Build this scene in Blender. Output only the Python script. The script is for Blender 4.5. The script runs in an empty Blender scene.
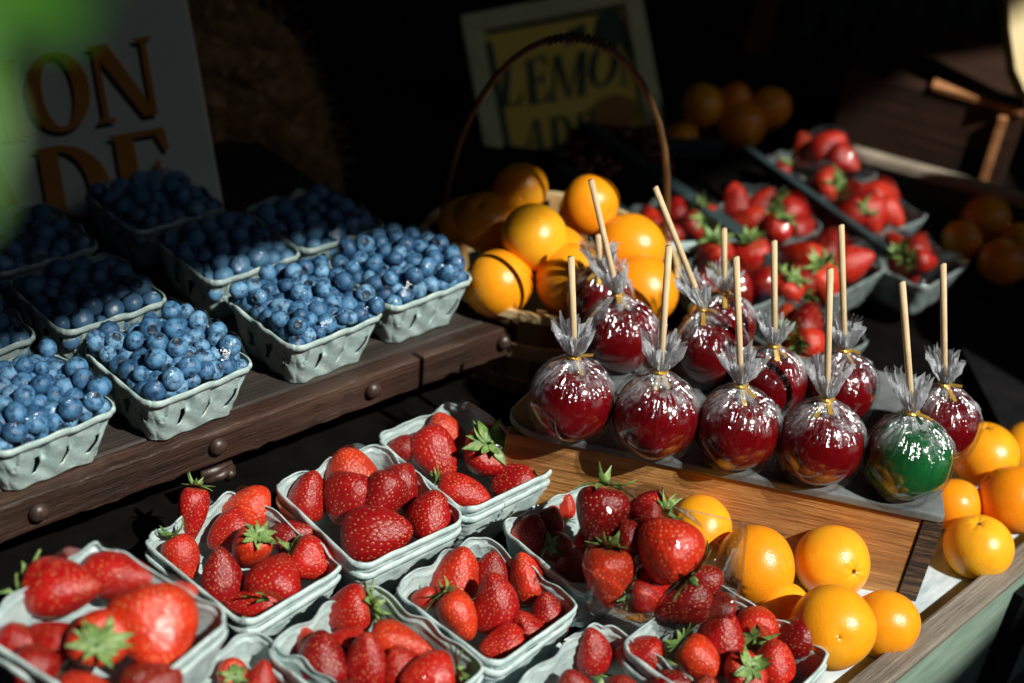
import bpy, math, random
import numpy as np
from mathutils import Vector, Matrix, Quaternion
random.seed(7); rng = np.random.default_rng(7)
C = bpy.context.scene.collection
PI = math.pi
# ------------------------------------------------------------------ camera geometry
F = 1422.2; PIT = math.radians(32); ROLL = math.radians(8); ZC = 1.63
CAM = Vector((0, 0, ZC))
FW = Vector((0, math.cos(PIT), -math.sin(PIT))); U0 = Vector((0, math.sin(PIT), math.cos(PIT))); R0 = Vector((1, 0, 0))
CX = math.cos(ROLL)*R0 + math.sin(ROLL)*U0
CY = -math.sin(ROLL)*R0 + math.cos(ROLL)*U0
CB = -FW
def ray(px, py): return CX*((px-512)/F) + CY*(-(py-341.5)/F) + FW
def U(px, py, z):
    d = ray(px, py); return CAM + d*((z-ZC)/d.z)
def AT(px, py, dep): return CAM + ray(px, py)*dep
def depth(p): return (Vector(p)-CAM).dot(FW)
def PX(p):
    d = Vector(p)-CAM; f = d.dot(FW); return 512+F*d.dot(CX)/f, 341.5-F*d.dot(CY)/f
SUN = Vector((0.65, -0.52, 0.92)).normalized()

# ------------------------------------------------------------------ scene helpers
def mesh(name, verts, faces, mat=None, parent=None, smooth=False, attr=None):
    me = bpy.data.meshes.new(name)
    me.from_pydata([tuple(v) for v in verts], [], [tuple(f) for f in faces])
    if mat: me.materials.append(mat)
    if smooth: me.polygons.foreach_set('use_smooth', [True]*len(me.polygons))
    if attr:
        for k, vals in attr.items():
            a = me.attributes.new(k, 'FLOAT', 'POINT'); a.data.foreach_set('value', np.asarray(vals, dtype=np.float32))
    me.update()
    return me
def link(name, me, parent=None, loc=None, quat=None, scale=None):
    o = bpy.data.objects.new(name, me); C.objects.link(o)
    if parent: o.parent = parent
    if loc is not None: o.location = loc
    if quat is not None: o.rotation_mode = 'QUATERNION'; o.rotation_quaternion = quat
    if scale is not None: o.scale = scale
    return o
def obj(name, verts, faces, mat, parent=None, smooth=False, **k):
    return link(name, mesh(name, verts, faces, mat, smooth=smooth), parent, **k)
def tag(o, label=None, cat=None, group=None, kind=None):
    if label: o['label'] = label
    if cat: o['category'] = cat
    if group: o['group'] = group
    if kind: o['kind'] = kind
    return o
def empty(name, loc, rz=0, **t):
    o = bpy.data.objects.new(name, None); C.objects.link(o); o.location = loc; o.rotation_euler = (0, 0, rz)
    o.empty_display_size = .02
    return tag(o, **t)
class MB:
    def __init__(s): s.v = []; s.f = []
    def add(s, v, f):
        n = len(s.v); s.v += [Vector(p) for p in v]; s.f += [tuple(i+n for i in q) for q in f]; return s
    def box(s, c, size, M=None, jit=0):
        x, y, z = [q/2 for q in size]; c = Vector(c)
        v = [Vector((sx*x, sy*y, sz*z)) for sx in (-1, 1) for sy in (-1, 1) for sz in (-1, 1)]
        if jit: v = [p+Vector((random.uniform(-jit, jit) for _ in range(3))) for p in v]
        if M: v = [M @ p for p in v]
        return s.add([p+c for p in v], [(0,1,3,2),(4,6,7,5),(0,4,5,1),(2,3,7,6),(0,2,6,4),(1,5,7,3)])
    def beam(s, a, b, w, h, up=Vector((0,0,1))):
        a = Vector(a); b = Vector(b); d = (b-a).normalized(); side = d.cross(up).normalized(); u = side.cross(d)
        v = []
        for p in (a, b):
            for q in ((-1,-1),(1,-1),(1,1),(-1,1)): v.append(p+side*(q[0]*w/2)+u*(q[1]*h/2))
        return s.add(v, [(3,2,1,0),(4,5,6,7),(0,1,5,4),(1,2,6,5),(2,3,7,6),(3,0,4,7)])
    def tube(s, pts, r, n=8, cap=True):
        pts = [Vector(p) for p in pts]; rr = r if isinstance(r, (list, tuple)) else [r]*len(pts)
        ref = Vector((0.3, 0.2, 1)); v = []; f = []
        for i, p in enumerate(pts):
            d = (pts[min(i+1, len(pts)-1)]-pts[max(i-1, 0)]).normalized()
            if abs(d.dot(ref.normalized())) > .97: ref = Vector((1, 0.1, 0))
            a = d.cross(ref).normalized(); b = d.cross(a)
            for k in range(n): v.append(p+(a*math.cos(2*PI*k/n)+b*math.sin(2*PI*k/n))*rr[i])
        for i in range(len(pts)-1):
            for k in range(n):
                k2 = (k+1) % n; f.append((i*n+k, i*n+k2, (i+1)*n+k2, (i+1)*n+k))
        if cap:
            f.append(tuple(range(n))[::-1]); f.append(tuple((len(pts)-1)*n+k for k in range(n)))
        return s.add(v, f)
    def build(s, name, mat, parent=None, smooth=False, bevel=0, seg=2, **k):
        o = obj(name, s.v, s.f, mat, parent, smooth, **k)
        if bevel:
            m = o.modifiers.new('bevel', 'BEVEL'); m.width = bevel; m.segments = seg; m.limit_method = 'ANGLE'
        return o

# ------------------------------------------------------------------ materials
def newmat(name):
    m = bpy.data.materials.new(name); m.use_nodes = True; nt = m.node_tree; nt.nodes.clear()
    return m, nt
class N:
    def __init__(s, nt): s.nt = nt
    def n(s, t, **inp):
        nd = s.nt.nodes.new(t)
        for k, v in inp.items():
            if k.startswith('_'): setattr(nd, k[1:], v)
            else:
                key = k.replace('__', ' ')
                if key.isdigit(): key = int(key)
                sock = nd.inputs[key]
                if isinstance(v, bpy.types.NodeSocket): s.nt.links.new(v, sock)
                else: sock.default_value = v
        return nd
    def ramp(s, fac, stops):
        r = s.nt.nodes.new('ShaderNodeValToRGB'); s.nt.links.new(fac, r.inputs[0])
        e = r.color_ramp.elements
        while len(e) < len(stops): e.new(.5)
        for el, (p, c) in zip(e, stops): el.position = p; el.color = (*c, 1) if len(c) == 3 else c
        return r.outputs[0]
    def mix(s, fac, a, b, mode='MIX'):
        m = s.nt.nodes.new('ShaderNodeMix'); m.data_type = 'RGBA'; m.blend_type = mode
        for sock, v in ((m.inputs[0], fac), (m.inputs[6], a), (m.inputs[7], b)):
            if isinstance(v, bpy.types.NodeSocket): s.nt.links.new(v, sock)
            elif isinstance(v, (int, float)): sock.default_value = v
            else: sock.default_value = (*v, 1)
        return m.outputs[2]
    def out(s, sh): 
        o = s.nt.nodes.new('ShaderNodeOutputMaterial'); s.nt.links.new(sh, o.inputs[0])
def coords(x, scale=(1,1,1), obj=True):
    tc = x.n('ShaderNodeTexCoord'); mp = x.n('ShaderNodeMapping', Vector=tc.outputs['Object' if obj else 'Generated']); mp.inputs['Scale'].default_value = scale
    return mp.outputs[0]
def pbr(x, color, rough=.5, bump=None, bs=.3, bd=.001, spec=.5, **extra):
    p = x.n('ShaderNodeBsdfPrincipled')
    for k, v in (('Base Color', color), ('Roughness', rough), ('Specular IOR Level', spec)):
        if isinstance(v, bpy.types.NodeSocket): x.nt.links.new(v, p.inputs[k])
        elif k == 'Base Color': p.inputs[k].default_value = (*v, 1)
        else: p.inputs[k].default_value = v
    for k, v in extra.items():
        k = k.replace('__', ' ')
        if isinstance(v, bpy.types.NodeSocket): x.nt.links.new(v, p.inputs[k])
        else: p.inputs[k].default_value = v
    if bump is not None:
        b = x.n('ShaderNodeBump', Strength=bs, Distance=bd, Height=bump); x.nt.links.new(b.outputs[0], p.inputs['Normal'])
    return p.outputs[0]
def noise(x, vec, scale, detail=4, rough=.6, out=0):
    return x.n('ShaderNodeTexNoise', Vector=vec, Scale=scale, Detail=detail, Roughness=rough).outputs[out]
def m_simple(name, c1, c2, scale=40, rough=.6, stretch=(1,1,1), bs=.3, bd=.001, spec=.5, lo=.35, hi=.65, detail=5):
    m, nt = newmat(name); x = N(nt); v = coords(x, stretch)
    f = noise(x, v, scale, detail); col = x.ramp(f, [(lo, c1), (hi, c2)])
    x.out(pbr(x, col, rough, noise(x, v, scale*3, 4), bs, bd, spec)); return m
def m_wood(name, c1, c2, c3, axis='x', scale=1., rough=.6, bs=.5, stain=None, spec=.4):
    m, nt = newmat(name); x = N(nt)
    st = {'x': (3, 60, 60), 'y': (60, 3, 60), 'z': (60, 60, 3)}[axis]
    v = coords(x, tuple(q*scale for q in st)); f = noise(x, v, 1.5, 6, .65)
    col = x.ramp(f, [(.3, c1), (.5, c2), (.72, c3)])
    v2 = coords(x); f2 = noise(x, v2, 14, 5, .6)
    col = x.mix(x.ramp(f2, [(.42, (0,0,0)), (.72, (.75,.75,.75))]), col, stain or c1)
    f3 = noise(x, coords(x, tuple(q*scale*2.5 for q in st)), 2.2, 4, .7)
    col = x.mix(x.ramp(f3, [(.62, (0,0,0)), (.72, (.8,.8,.8))]), col, tuple(q*.35 for q in c1))
    x.out(pbr(x, col, rough, f3, bs, .002, spec)); return m

def m_strawberry():
    m, nt = newmat('strawberry_skin'); x = N(nt)
    a = x.n('ShaderNodeAttribute', _attribute_name='seed').outputs['Fac']
    b = x.n('ShaderNodeAttribute', _attribute_name='neck').outputs['Fac']
    oi = x.n('ShaderNodeObjectInfo').outputs['Random']
    red = x.ramp(oi, [(0, (.14,.002,.004)), (.35, (.32,.005,.006)), (.7, (.50,.013,.008)), (1, (.66,.045,.010))])
    f = noise(x, coords(x), 2.2, 4)
    red = x.mix(x.ramp(f, [(.4, (0,0,0)), (.75, (.55,.55,.55))]), red, (.25,.004,.008))
    red = x.mix(b, red, (.72,.26,.10))
    col = x.mix(a, red, (.74,.50,.20))
    x.out(pbr(x, col, .30, noise(x, coords(x), 30, 3), .2, .012, .5, Subsurface__Weight=.12, Subsurface__Radius=(.006,.0015,.001), Subsurface__Scale=.5, Coat__Weight=.08, Coat__Roughness=.15)); return m
def m_blueberry():
    m, nt = newmat('blueberry_skin'); x = N(nt)
    oi = x.n('ShaderNodeObjectInfo').outputs['Random']
    cr = x.n('ShaderNodeAttribute', _attribute_name='crown').outputs['Fac']
    v = coords(x); off = x.n('ShaderNodeVectorMath', _operation='ADD'); nt.links.new(v, off.inputs[0])
    cmb = x.n('ShaderNodeCombineXYZ', X=x.n('ShaderNodeMath', _operation='MULTIPLY', **{'0': oi, '1': 37.}).outputs[0]); nt.links.new(cmb.outputs[0], off.inputs[1])
    f = noise(x, off.outputs[0], 1.6, 6, .65)
    bl = x.ramp(oi, [(0, (.028,.10,.215)), (.5, (.075,.225,.415)), (1, (.17,.37,.57))])
    col = x.mix(x.ramp(f, [(.36, (0,0,0)), (.56, (1,1,1))]), (.012,.035,.09), bl)
    fine = noise(x, off.outputs[0], 9, 4, .7)
    col = x.mix(x.ramp(fine, [(.62, (0,0,0)), (.72, (.6,.6,.6))]), col, (.010,.02,.05))
    col = x.mix(cr, col, (.012,.016,.03))
    x.out(pbr(x, col, x.ramp(f, [(.4, (.3,.3,.3)), (.6, (.55,.55,.55))]), fine, .15, .05, .45)); return m
def m_orange():
    m, nt = newmat('orange_peel'); x = N(nt)
    oi = x.n('ShaderNodeObjectInfo').outputs['Random']; st = x.n('ShaderNodeAttribute', _attribute_name='stem').outputs['Fac']
    base = x.ramp(oi, [(0, (.86,.27,.006)), (.5, (.90,.38,.010)), (1, (.90,.45,.018))])
    v = coords(x); f = noise(x, v, 2, 4); base = x.mix(x.ramp(f, [(.4, (0,0,0)), (.8, (.5,.5,.5))]), base, (.80,.20,.005))
    sp = noise(x, v, 9, 2, .5); base = x.mix(x.ramp(sp, [(.70, (0,0,0)), (.76, (.5,.5,.5))]), base, (.35,.10,.01))
    bl = noise(x, v, 1.1, 5, .6); base = x.mix(x.ramp(bl, [(.56, (0,0,0)), (.74, (.55,.55,.55))]), base, (.74,.44,.04))
    sc = noise(x, v, 5, 6, .75); base = x.mix(x.ramp(sc, [(.66, (0,0,0)), (.70, (.4,.4,.4))]), base, (.42,.20,.04))
    base = x.mix(st, base, (.22,.16,.04))
    vor = x.n('ShaderNodeTexVoronoi', Vector=v, Scale=24.).outputs['Distance']
    x.out(pbr(x, base, .30, vor, .08, .04, .5, Subsurface__Weight=.1, Subsurface__Radius=(.004,.002,.001), Subsurface__Scale=.5)); return m
def m_film(name, lo=.03, fr=.55, rough=.06, bs=.25, bscale=45, glint_milk=0., mscale=30, stretch=(1,1,1), tint=(1,1,1)):
    m, nt = newmat(name); x = N(nt); v = coords(x, stretch)
    nz = noise(x, v, bscale, 5, .6); b = x.n('ShaderNodeBump', Strength=bs, Distance=.006, Height=nz)
    lw = x.n('ShaderNodeLayerWeight', Blend=.35); nt.links.new(b.outputs[0], lw.inputs['Normal'])
    fac = x.n('ShaderNodeMath', _operation='MULTIPLY_ADD', **{'0': lw.outputs['Fresnel'], '1': fr, '2': lo}).outputs[0]
    if glint_milk:
        a0 = x.n('ShaderNodeAttribute', _attribute_name='sun_crease').outputs['Fac']
        pk = x.ramp(noise(x, v, 34, 5, .65), [(.42, (.12,.12,.12)), (.60, (1,1,1))])
        a0 = x.n('ShaderNodeMath', _operation='MULTIPLY', **{'0': a0, '1': pk}).outputs[0]
        fac = x.n('ShaderNodeMath', _operation='MULTIPLY_ADD', **{'0': a0, '1': .32, '2': fac}).outputs[0]
    tr = x.n('ShaderNodeBsdfTransparent', Color=(*tint, 1)); gl = x.n('ShaderNodeBsdfGlossy', Color=(.95,.97,1,1), Roughness=rough, Normal=b.outputs[0])
    sh = x.n('ShaderNodeMixShader', **{'0': fac, '1': tr.outputs[0], '2': gl.outputs[0]}).outputs[0]
    if glint_milk:
        a = x.n('ShaderNodeAttribute', _attribute_name='sun_crease').outputs['Fac']
        mk = x.ramp(noise(x, v, mscale, 7, .72), [(.46, (0,0,0)), (.57, (1,1,1))])  # white sun glints painted into the film as milky patches
        mf = x.n('ShaderNodeMath', _operation='MULTIPLY', **{'0': mk, '1': a}).outputs[0]
        mf = x.n('ShaderNodeMath', _operation='MULTIPLY', **{'0': mf, '1': glint_milk}).outputs[0]
        fn = x.n('ShaderNodeAttribute', _attribute_name='fan').outputs['Fac']
        mf = x.n('ShaderNodeMath', _operation='MULTIPLY_ADD', _use_clamp=True, **{'0': fn, '1': .42, '2': mf}).outputs[0]
        df = x.n('ShaderNodeBsdfDiffuse', Color=(.74,.80,.86,1), Normal=b.outputs[0]); tl = x.n('ShaderNodeBsdfTranslucent', Color=(.55,.62,.68,1))
        d2 = x.n('ShaderNodeMixShader', **{'0': .35, '1': df.outputs[0], '2': tl.outputs[0]})
        sh = x.n('ShaderNodeMixShader', **{'0': mf, '1': sh, '2': d2.outputs[0]}).outputs[0]
    x.out(sh); return m
def m_candy(name, c1, c2):
    m, nt = newmat(name); x = N(nt); f = noise(x, coords(x), 1.3, 4)
    x.out(pbr(x, x.ramp(f, [(.35, c1), (.65, c2)]), .12, noise(x, coords(x), 3, 2), .08, .2, .6, Coat__Weight=.6, Coat__Roughness=.05)); return m
def m_pulp(name, c1, c2, c3):
    m, nt = newmat(name); x = N(nt); v = coords(x)
    f = noise(x, v, 55, 6, .7); col = x.ramp(f, [(.3, c1), (.5, c2), (.7, c3)])
    f2 = noise(x, v, 14, 4); col = x.mix(x.ramp(f2, [(.5, (0,0,0)), (.75, (.45,.45,.45))]), col, c1)
    f3 = noise(x, v, 23, 5, .65); col = x.mix(x.ramp(f3, [(.63, (0,0,0)), (.70, (.35,.35,.35))]), col, (.36,.27,.22))
    x.out(pbr(x, col, .5, noise(x, v, 160, 4, .7), .5, .0015, .45, Coat__Weight=.35, Coat__Roughness=.18)); return m

MAT = {}
MAT['berry'] = m_strawberry(); MAT['blue'] = m_blueberry(); MAT['orange'] = m_orange()
MAT['film'] = m_film('cling_film', .008, .22, .11, .5, 50)
MAT['tubfilm'] = m_film('clear_tub_plastic', .02, .45, .05, .5, 20, tint=(1,1,1))
MAT['cello'] = m_film('crinkled_cellophane', .006, .28, .13, .9, 38, glint_milk=.6, mscale=24)
MAT['candy_red'] = m_candy('red_candy_glaze', (.07,.001,.002), (.19,.002,.005))
MAT['candy_green'] = m_candy('green_candy_glaze', (.004,.06,.018), (.012,.15,.035))
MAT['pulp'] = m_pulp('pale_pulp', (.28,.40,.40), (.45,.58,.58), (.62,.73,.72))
MAT['pulp_blue'] = m_pulp('green_pulp', (.22,.36,.36), (.37,.50,.49), (.56,.66,.64))
MAT['sepal'] = m_simple('sepal_green', (.06,.16,.035), (.27,.39,.12), 3, .5, bs=.2)
MAT['leaf'] = m_simple('leaf_green', (.03,.14,.004), (.06,.24,.008), 30, .5)
MAT['stick'] = m_wood('birch_stick', (.55,.40,.22), (.68,.52,.31), (.76,.62,.40), 'z', 4, .6, .2)
MAT['gold'] = None
m, nt = newmat('gold_twist_tie'); x = N(nt); x.out(pbr(x, (.80,.50,.10), .3, None, Metallic=.7)); MAT['gold'] = m
MAT['crate'] = m_wood('orange_brown_wood', (.22,.090,.024), (.46,.215,.062), (.62,.33,.11), 'x', 1.1, .5, 1., (.27,.11,.03))
MAT['endgrain'] = m_wood('dark_end_grain', (.010,.006,.003), (.035,.017,.008), (.34,.18,.065), 'x', 3.2, .45, 1., (.010,.006,.004))
MAT['darkwood'] = m_wood('dark_stained_wood', (.014,.011,.008), (.032,.026,.02), (.060,.050,.038), 'x', 1., .55, .7, (.03,.024,.02))
MAT['rustwood'] = m_wood('rust_stained_board', (.008,.005,.004), (.034,.018,.012), (.13,.075,.052), 'x', .7, .5, 1., (.045,.018,.012))
MAT['planktop'] = m_wood('worn_grey_plank', (.014,.011,.009), (.034,.028,.023), (.085,.075,.062), 'x', 1., .6, .6, (.02,.018,.015))
MAT['brownbox'] = m_wood('darkened_brown_box', (.014,.006,.003), (.034,.014,.006), (.065,.027,.011), 'x', 1., .6, .6)  # brown darkened to stand for shade on the box front
MAT['post'] = m_wood('red_brown_post', (.07,.026,.012), (.13,.05,.022), (.22,.09,.04), 'z', 1., .6, .6)
MAT['sunlit_wood'] = m_wood('sunlit_orange_wood', (.30,.12,.04), (.45,.20,.08), (.6,.3,.13), 'x', 1., .6, .6)  # brighter copy of the box wood, sunlight put into its colour
MAT['rail'] = m_wood('weathered_rail', (.085,.075,.06), (.20,.18,.145), (.35,.32,.27), 'x', 1.2, .7, 1., (.10,.085,.07))
MAT['rail_pale'] = m_wood('pale_weathered_rail', (.20,.17,.12), (.34,.29,.22), (.46,.40,.32), 'x', 1.2, .7, 1., (.16,.13,.10))
MAT['greenpaint'] = m_simple('worn_green_paint', (.17,.27,.21), (.27,.37,.30), 26, .45, (.6,3,3), .4, .001, .4)
MAT['darkgreen'] = m_simple('dull_green_board', (.035,.055,.045), (.06,.08,.065), 12, .6)
MAT['slate'] = m_simple('dark_slate', (.08,.095,.098), (.20,.225,.225), 30, .42, bs=.3, lo=.3, hi=.75, detail=7)
MAT['iron'] = m_simple('rusty_iron', (.02,.012,.009), (.06,.034,.025), 120, .42, spec=.6)
MAT['paper'] = m_simple('stained_white_board', (.30,.40,.45), (.62,.72,.76), 22, .6, (1,3,1))
MAT['cloth'] = m_simple('matte_black', (.004,.004,.005), (.010,.010,.011), 30, .9, spec=.1)
MAT['tabletop'] = m_simple('dark_table_board', (.002,.002,.002), (.005,.0045,.004), 20, .95, spec=.05)
MAT['asphalt'] = m_simple('asphalt', (.035,.035,.036), (.06,.06,.06), 90, .9)
MAT['straw'] = m_simple('dry_straw', (.20,.11,.04), (.46,.28,.11), 60, .7)
MAT['cream'] = m_simple('cream_sign_paint', (.74,.86,.68), (.82,.91,.74), 9, .6, lo=.3)
MAT['brown_letter'] = m_simple('brown_letter_paint', (.58,.21,.025), (.68,.28,.04), 20, .6)
MAT['black_letter'] = m_simple('dark_letter_edge', (.03,.018,.012), (.045,.028,.018), 20, .6)
MAT['frame2'] = m_simple('pale_green_frame', (.62,.70,.34), (.72,.78,.44), 20, .6)
MAT['yellow'] = m_simple('ochre_panel', (.92,.72,.09), (.94,.78,.14), 12, .6)
MAT['inkgreen'] = m_simple('dark_green_paint', (.025,.075,.045), (.045,.11,.065), 20, .6)
MAT['rustpaint'] = m_simple('rust_orange_paint', (.42,.17,.04), (.48,.24,.06), 15, .6)
MAT['wicker'] = m_wood('split_wood', (.22,.11,.035), (.42,.24,.08), (.56,.38,.16), 'z', 1.5, .6, .5)
MAT['rimwood'] = m_wood('pale_basket_rim', (.50,.36,.16), (.66,.50,.26), (.74,.60,.36), 'x', 1.5, .6, .4)
MAT['hoop'] = m_wood('dark_bent_wood', (.05,.025,.009), (.12,.06,.02), (.22,.12,.04), 'z', 1.5, .5, .4)
MAT['teal'] = m_simple('dull_teal_paint', (.016,.034,.037), (.034,.06,.064), 15, .5)
MAT['creamboard'] = m_simple('cream_board', (.62,.50,.22), (.70,.58,.30), 14, .6)
MAT['cherry'] = m_simple('dark_cherry', (.05,.004,.004), (.10,.01,.008), 4, .25)
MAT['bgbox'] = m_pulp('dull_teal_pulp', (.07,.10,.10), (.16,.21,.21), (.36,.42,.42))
MAT['canvas'] = m_simple('awning_canvas', (.05,.05,.045), (.07,.07,.06), 30, .9)

# ------------------------------------------------------------------ fruit meshes
def lathe_grid(nu, rows):
    f = []
    for i in range(rows-1):
        for k in range(nu): f.append((i*nu+k, i*nu+(k+1) % nu, (i+1)*nu+(k+1) % nu, (i+1)*nu+k))
    return f
def strawberry_mesh(seed, blunt, nu=180, nv=124, nseed=420):
    r = np.random.default_rng(seed)
    th = np.linspace(0.02, PI-.02, nv); ph = np.linspace(0, 2*PI, nu, endpoint=False)
    T, P = np.meshgrid(th, ph, indexing='ij')
    z = -np.cos(T); rad = np.sin(T)**(.92)*(1-blunt*z)/(1+blunt*.28)
    lump = 1+.05*np.cos(2*P+r.uniform(0, 6))*(1-z*.3)+.04*np.cos(3*P+r.uniform(0, 6)+z)+.035*np.cos(P+r.uniform(0, 6)+2*z)
    rad = rad*lump; z = z-.10*np.exp(-((T)/.45)**2)*-1.6      # shoulder dip under the leaf crown
    bend = .09*r.normal(); X = rad*np.cos(P)+bend*z*z; Y = rad*np.sin(P)+.05*r.normal()*z
    V = np.stack([X, Y, z], -1).reshape(-1, 3)
    k = np.arange(nseed)+.5; sz = 1-2*k/nseed; sp = k*2.39996+r.uniform(0, 6)
    # seeds on the same surface: nearest grid point of the direction
    st = np.arccos(np.clip(-sz, -1, 1)); si = np.clip(np.searchsorted(th, st), 0, nv-1); sj = (np.round((sp % (2*PI))/(2*PI)*nu).astype(int)) % nu
    S = V.reshape(nv, nu, 3)[si, sj]+r.normal(0, .026, (nseed, 3))
    from mathutils.kdtree import KDTree
    kd = KDTree(nseed)
    for q in range(nseed): kd.insert(S[q]*np.array([1, 1, .72]), q)
    kd.balance(); d = np.array([kd.find(p)[2] for p in V*np.array([1, 1, .72])])
    nrm = V/np.maximum(np.linalg.norm(V, axis=1, keepdims=True), 1e-6)
    V = V-nrm*(.026*np.exp(-(d/.045)**2)-.016*np.exp(-(d/.018)**2))[:, None]
    seedm = np.clip(1.55-d/.0175, 0, 1)
    neck = np.clip((-.80-V[:, 2])/.25, 0, .7)
    f = lathe_grid(nu, nv); f.append(tuple(range(nu))); f.append(tuple((nv-1)*nu+k for k in range(nu))[::-1])
    return mesh('strawberry', V, f, MAT['berry'], smooth=True, attr={'seed': seedm, 'neck': neck})
SB = [strawberry_mesh(11+i, b) for i, b in enumerate((.22, .32, .42, .28, .48, .36))]
SBW = [strawberry_mesh(31+i, b, 180, 124, 520) for i, b in enumerate((.10, .14))]
def crown_mesh(seed):
    r = random.Random(seed); mb = MB(); n = r.choice((10, 11, 12, 13))
    for i in range(n):
        a = 2*PI*i/n+r.uniform(-.2, .2); L = r.uniform(.50, 1.0); W = r.uniform(.10, .165); lift = r.choice((.02, .08, .2, .45, .7, .95)); tw = r.uniform(-.45, .45)
        rows = []; m = 6
        for j in range(m+1):
            t = j/m; rho = .05+L*t*(1-.25*lift*t); zz = -.93+.40*rho*rho-lift*t*t*.8-.05
            w = W*math.sin(PI*min(1, .16+.84*t)**.8)*(1 if j < m else .1)
            c = Vector((rho*math.cos(a+tw*t), rho*math.sin(a+tw*t), zz)); s = Vector((-math.sin(a), math.cos(a), 0))
            rows.append((c-s*w+Vector((0,0,-.04*t)), c+Vector((0,0,.03)), c+s*w+Vector((0,0,-.04*t))))
        v = [p for q in rows for p in q]; f = []
        for j in range(m):
            for k in (0, 1): f.append((3*j+k, 3*j+k+1, 3*j+k+4, 3*j+k+3))
        mb.add(v, f)
    mb.tube([(0,0,-.92), (.03,.01,-1.05), (.09,.03,-1.22)], [.07,.05,.045], 7)
    return mesh('leaf_crown', mb.v, mb.f, MAT['sepal'], smooth=True)
CROWN = [crown_mesh(i) for i in range(5)]
def blueberry_mesh(seed, nu=28, low=False):
    r = random.Random(seed); pol = [.001, .12, .22, .30, .345, .375, .40, .46, .56]+[.56+(PI-.561)*k/14 for k in range(1, 15)]
    if low: pol = [.02, .25, .38, .5]+[.5+(PI-.52)*k/6 for k in range(1, 7)]; nu = 12
    V = []; A = []; el = r.uniform(.84, .92); p0 = r.uniform(0, 6)
    for t in pol:
        for k in range(nu):
            p = 2*PI*k/nu; star = .5+.5*math.cos(5*p+p0); rr = 1.
            if t < .34: rr = .80+.06*(t/.34); a = .85
            elif t < .42: rr = 1.02+.10*star; a = .9*(1-.3*star)
            elif t < .5: rr = .985; a = .5
            else: rr = 1+.02*math.cos(2*p+p0); a = 0
            V.append((rr*math.sin(t)*math.cos(p), rr*math.sin(t)*math.sin(p), el*rr*math.cos(t))); A.append(a)
    f = [q[::-1] for q in lathe_grid(nu, len(pol))]; f.append(tuple(range(nu))[::-1]); f.append(tuple((len(pol)-1)*nu+k for k in range(nu)))
    return V, f, A
BB = []
for i in range(6):
    V, f, A = blueberry_mesh(i); BB.append(mesh('blueberry', V, f, MAT['blue'], smooth=True, attr={'crown': A}))
LOWBB = blueberry_mesh(3, low=True)
def orange_mesh(seed, nu=48, nv=34):
    r = random.Random(seed); V = []; A = []; ph = [r.uniform(0, 6) for _ in range(4)]
    for i in range(nv):
        t = .02+(PI-.04)*i/(nv-1)
        for k in range(nu):
            p = 2*PI*k/nu; rr = 1+.02*math.cos(2*p+ph[0])*math.sin(t)+.015*math.cos(3*p+ph[1]+2*t)*math.sin(t)-.10*math.exp(-(t/.16)**2)+.012*math.cos(7*p)*math.exp(-((t-.22)/.12)**2)-.03*math.exp(-((PI-t)/.2)**2)
            V.append((rr*math.sin(t)*math.cos(p), rr*math.sin(t)*math.sin(p), rr*.95*math.cos(t))); A.append(max(0, min(1, (.11-t)/.05)))
    f = [q[::-1] for q in lathe_grid(nu, nv)]; f.append(tuple(range(nu))[::-1]); f.append(tuple((nv-1)*nu+k for k in range(nu)))
    return mesh('orange', V, f, MAT['orange'], smooth=True, attr={'stem': A})
OR = [orange_mesh(i) for i in range(4)]
def rquat(): 
    q = Quaternion((random.gauss(0,1), random.gauss(0,1), random.gauss(0,1), random.gauss(0,1))); q.normalize(); return q

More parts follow.
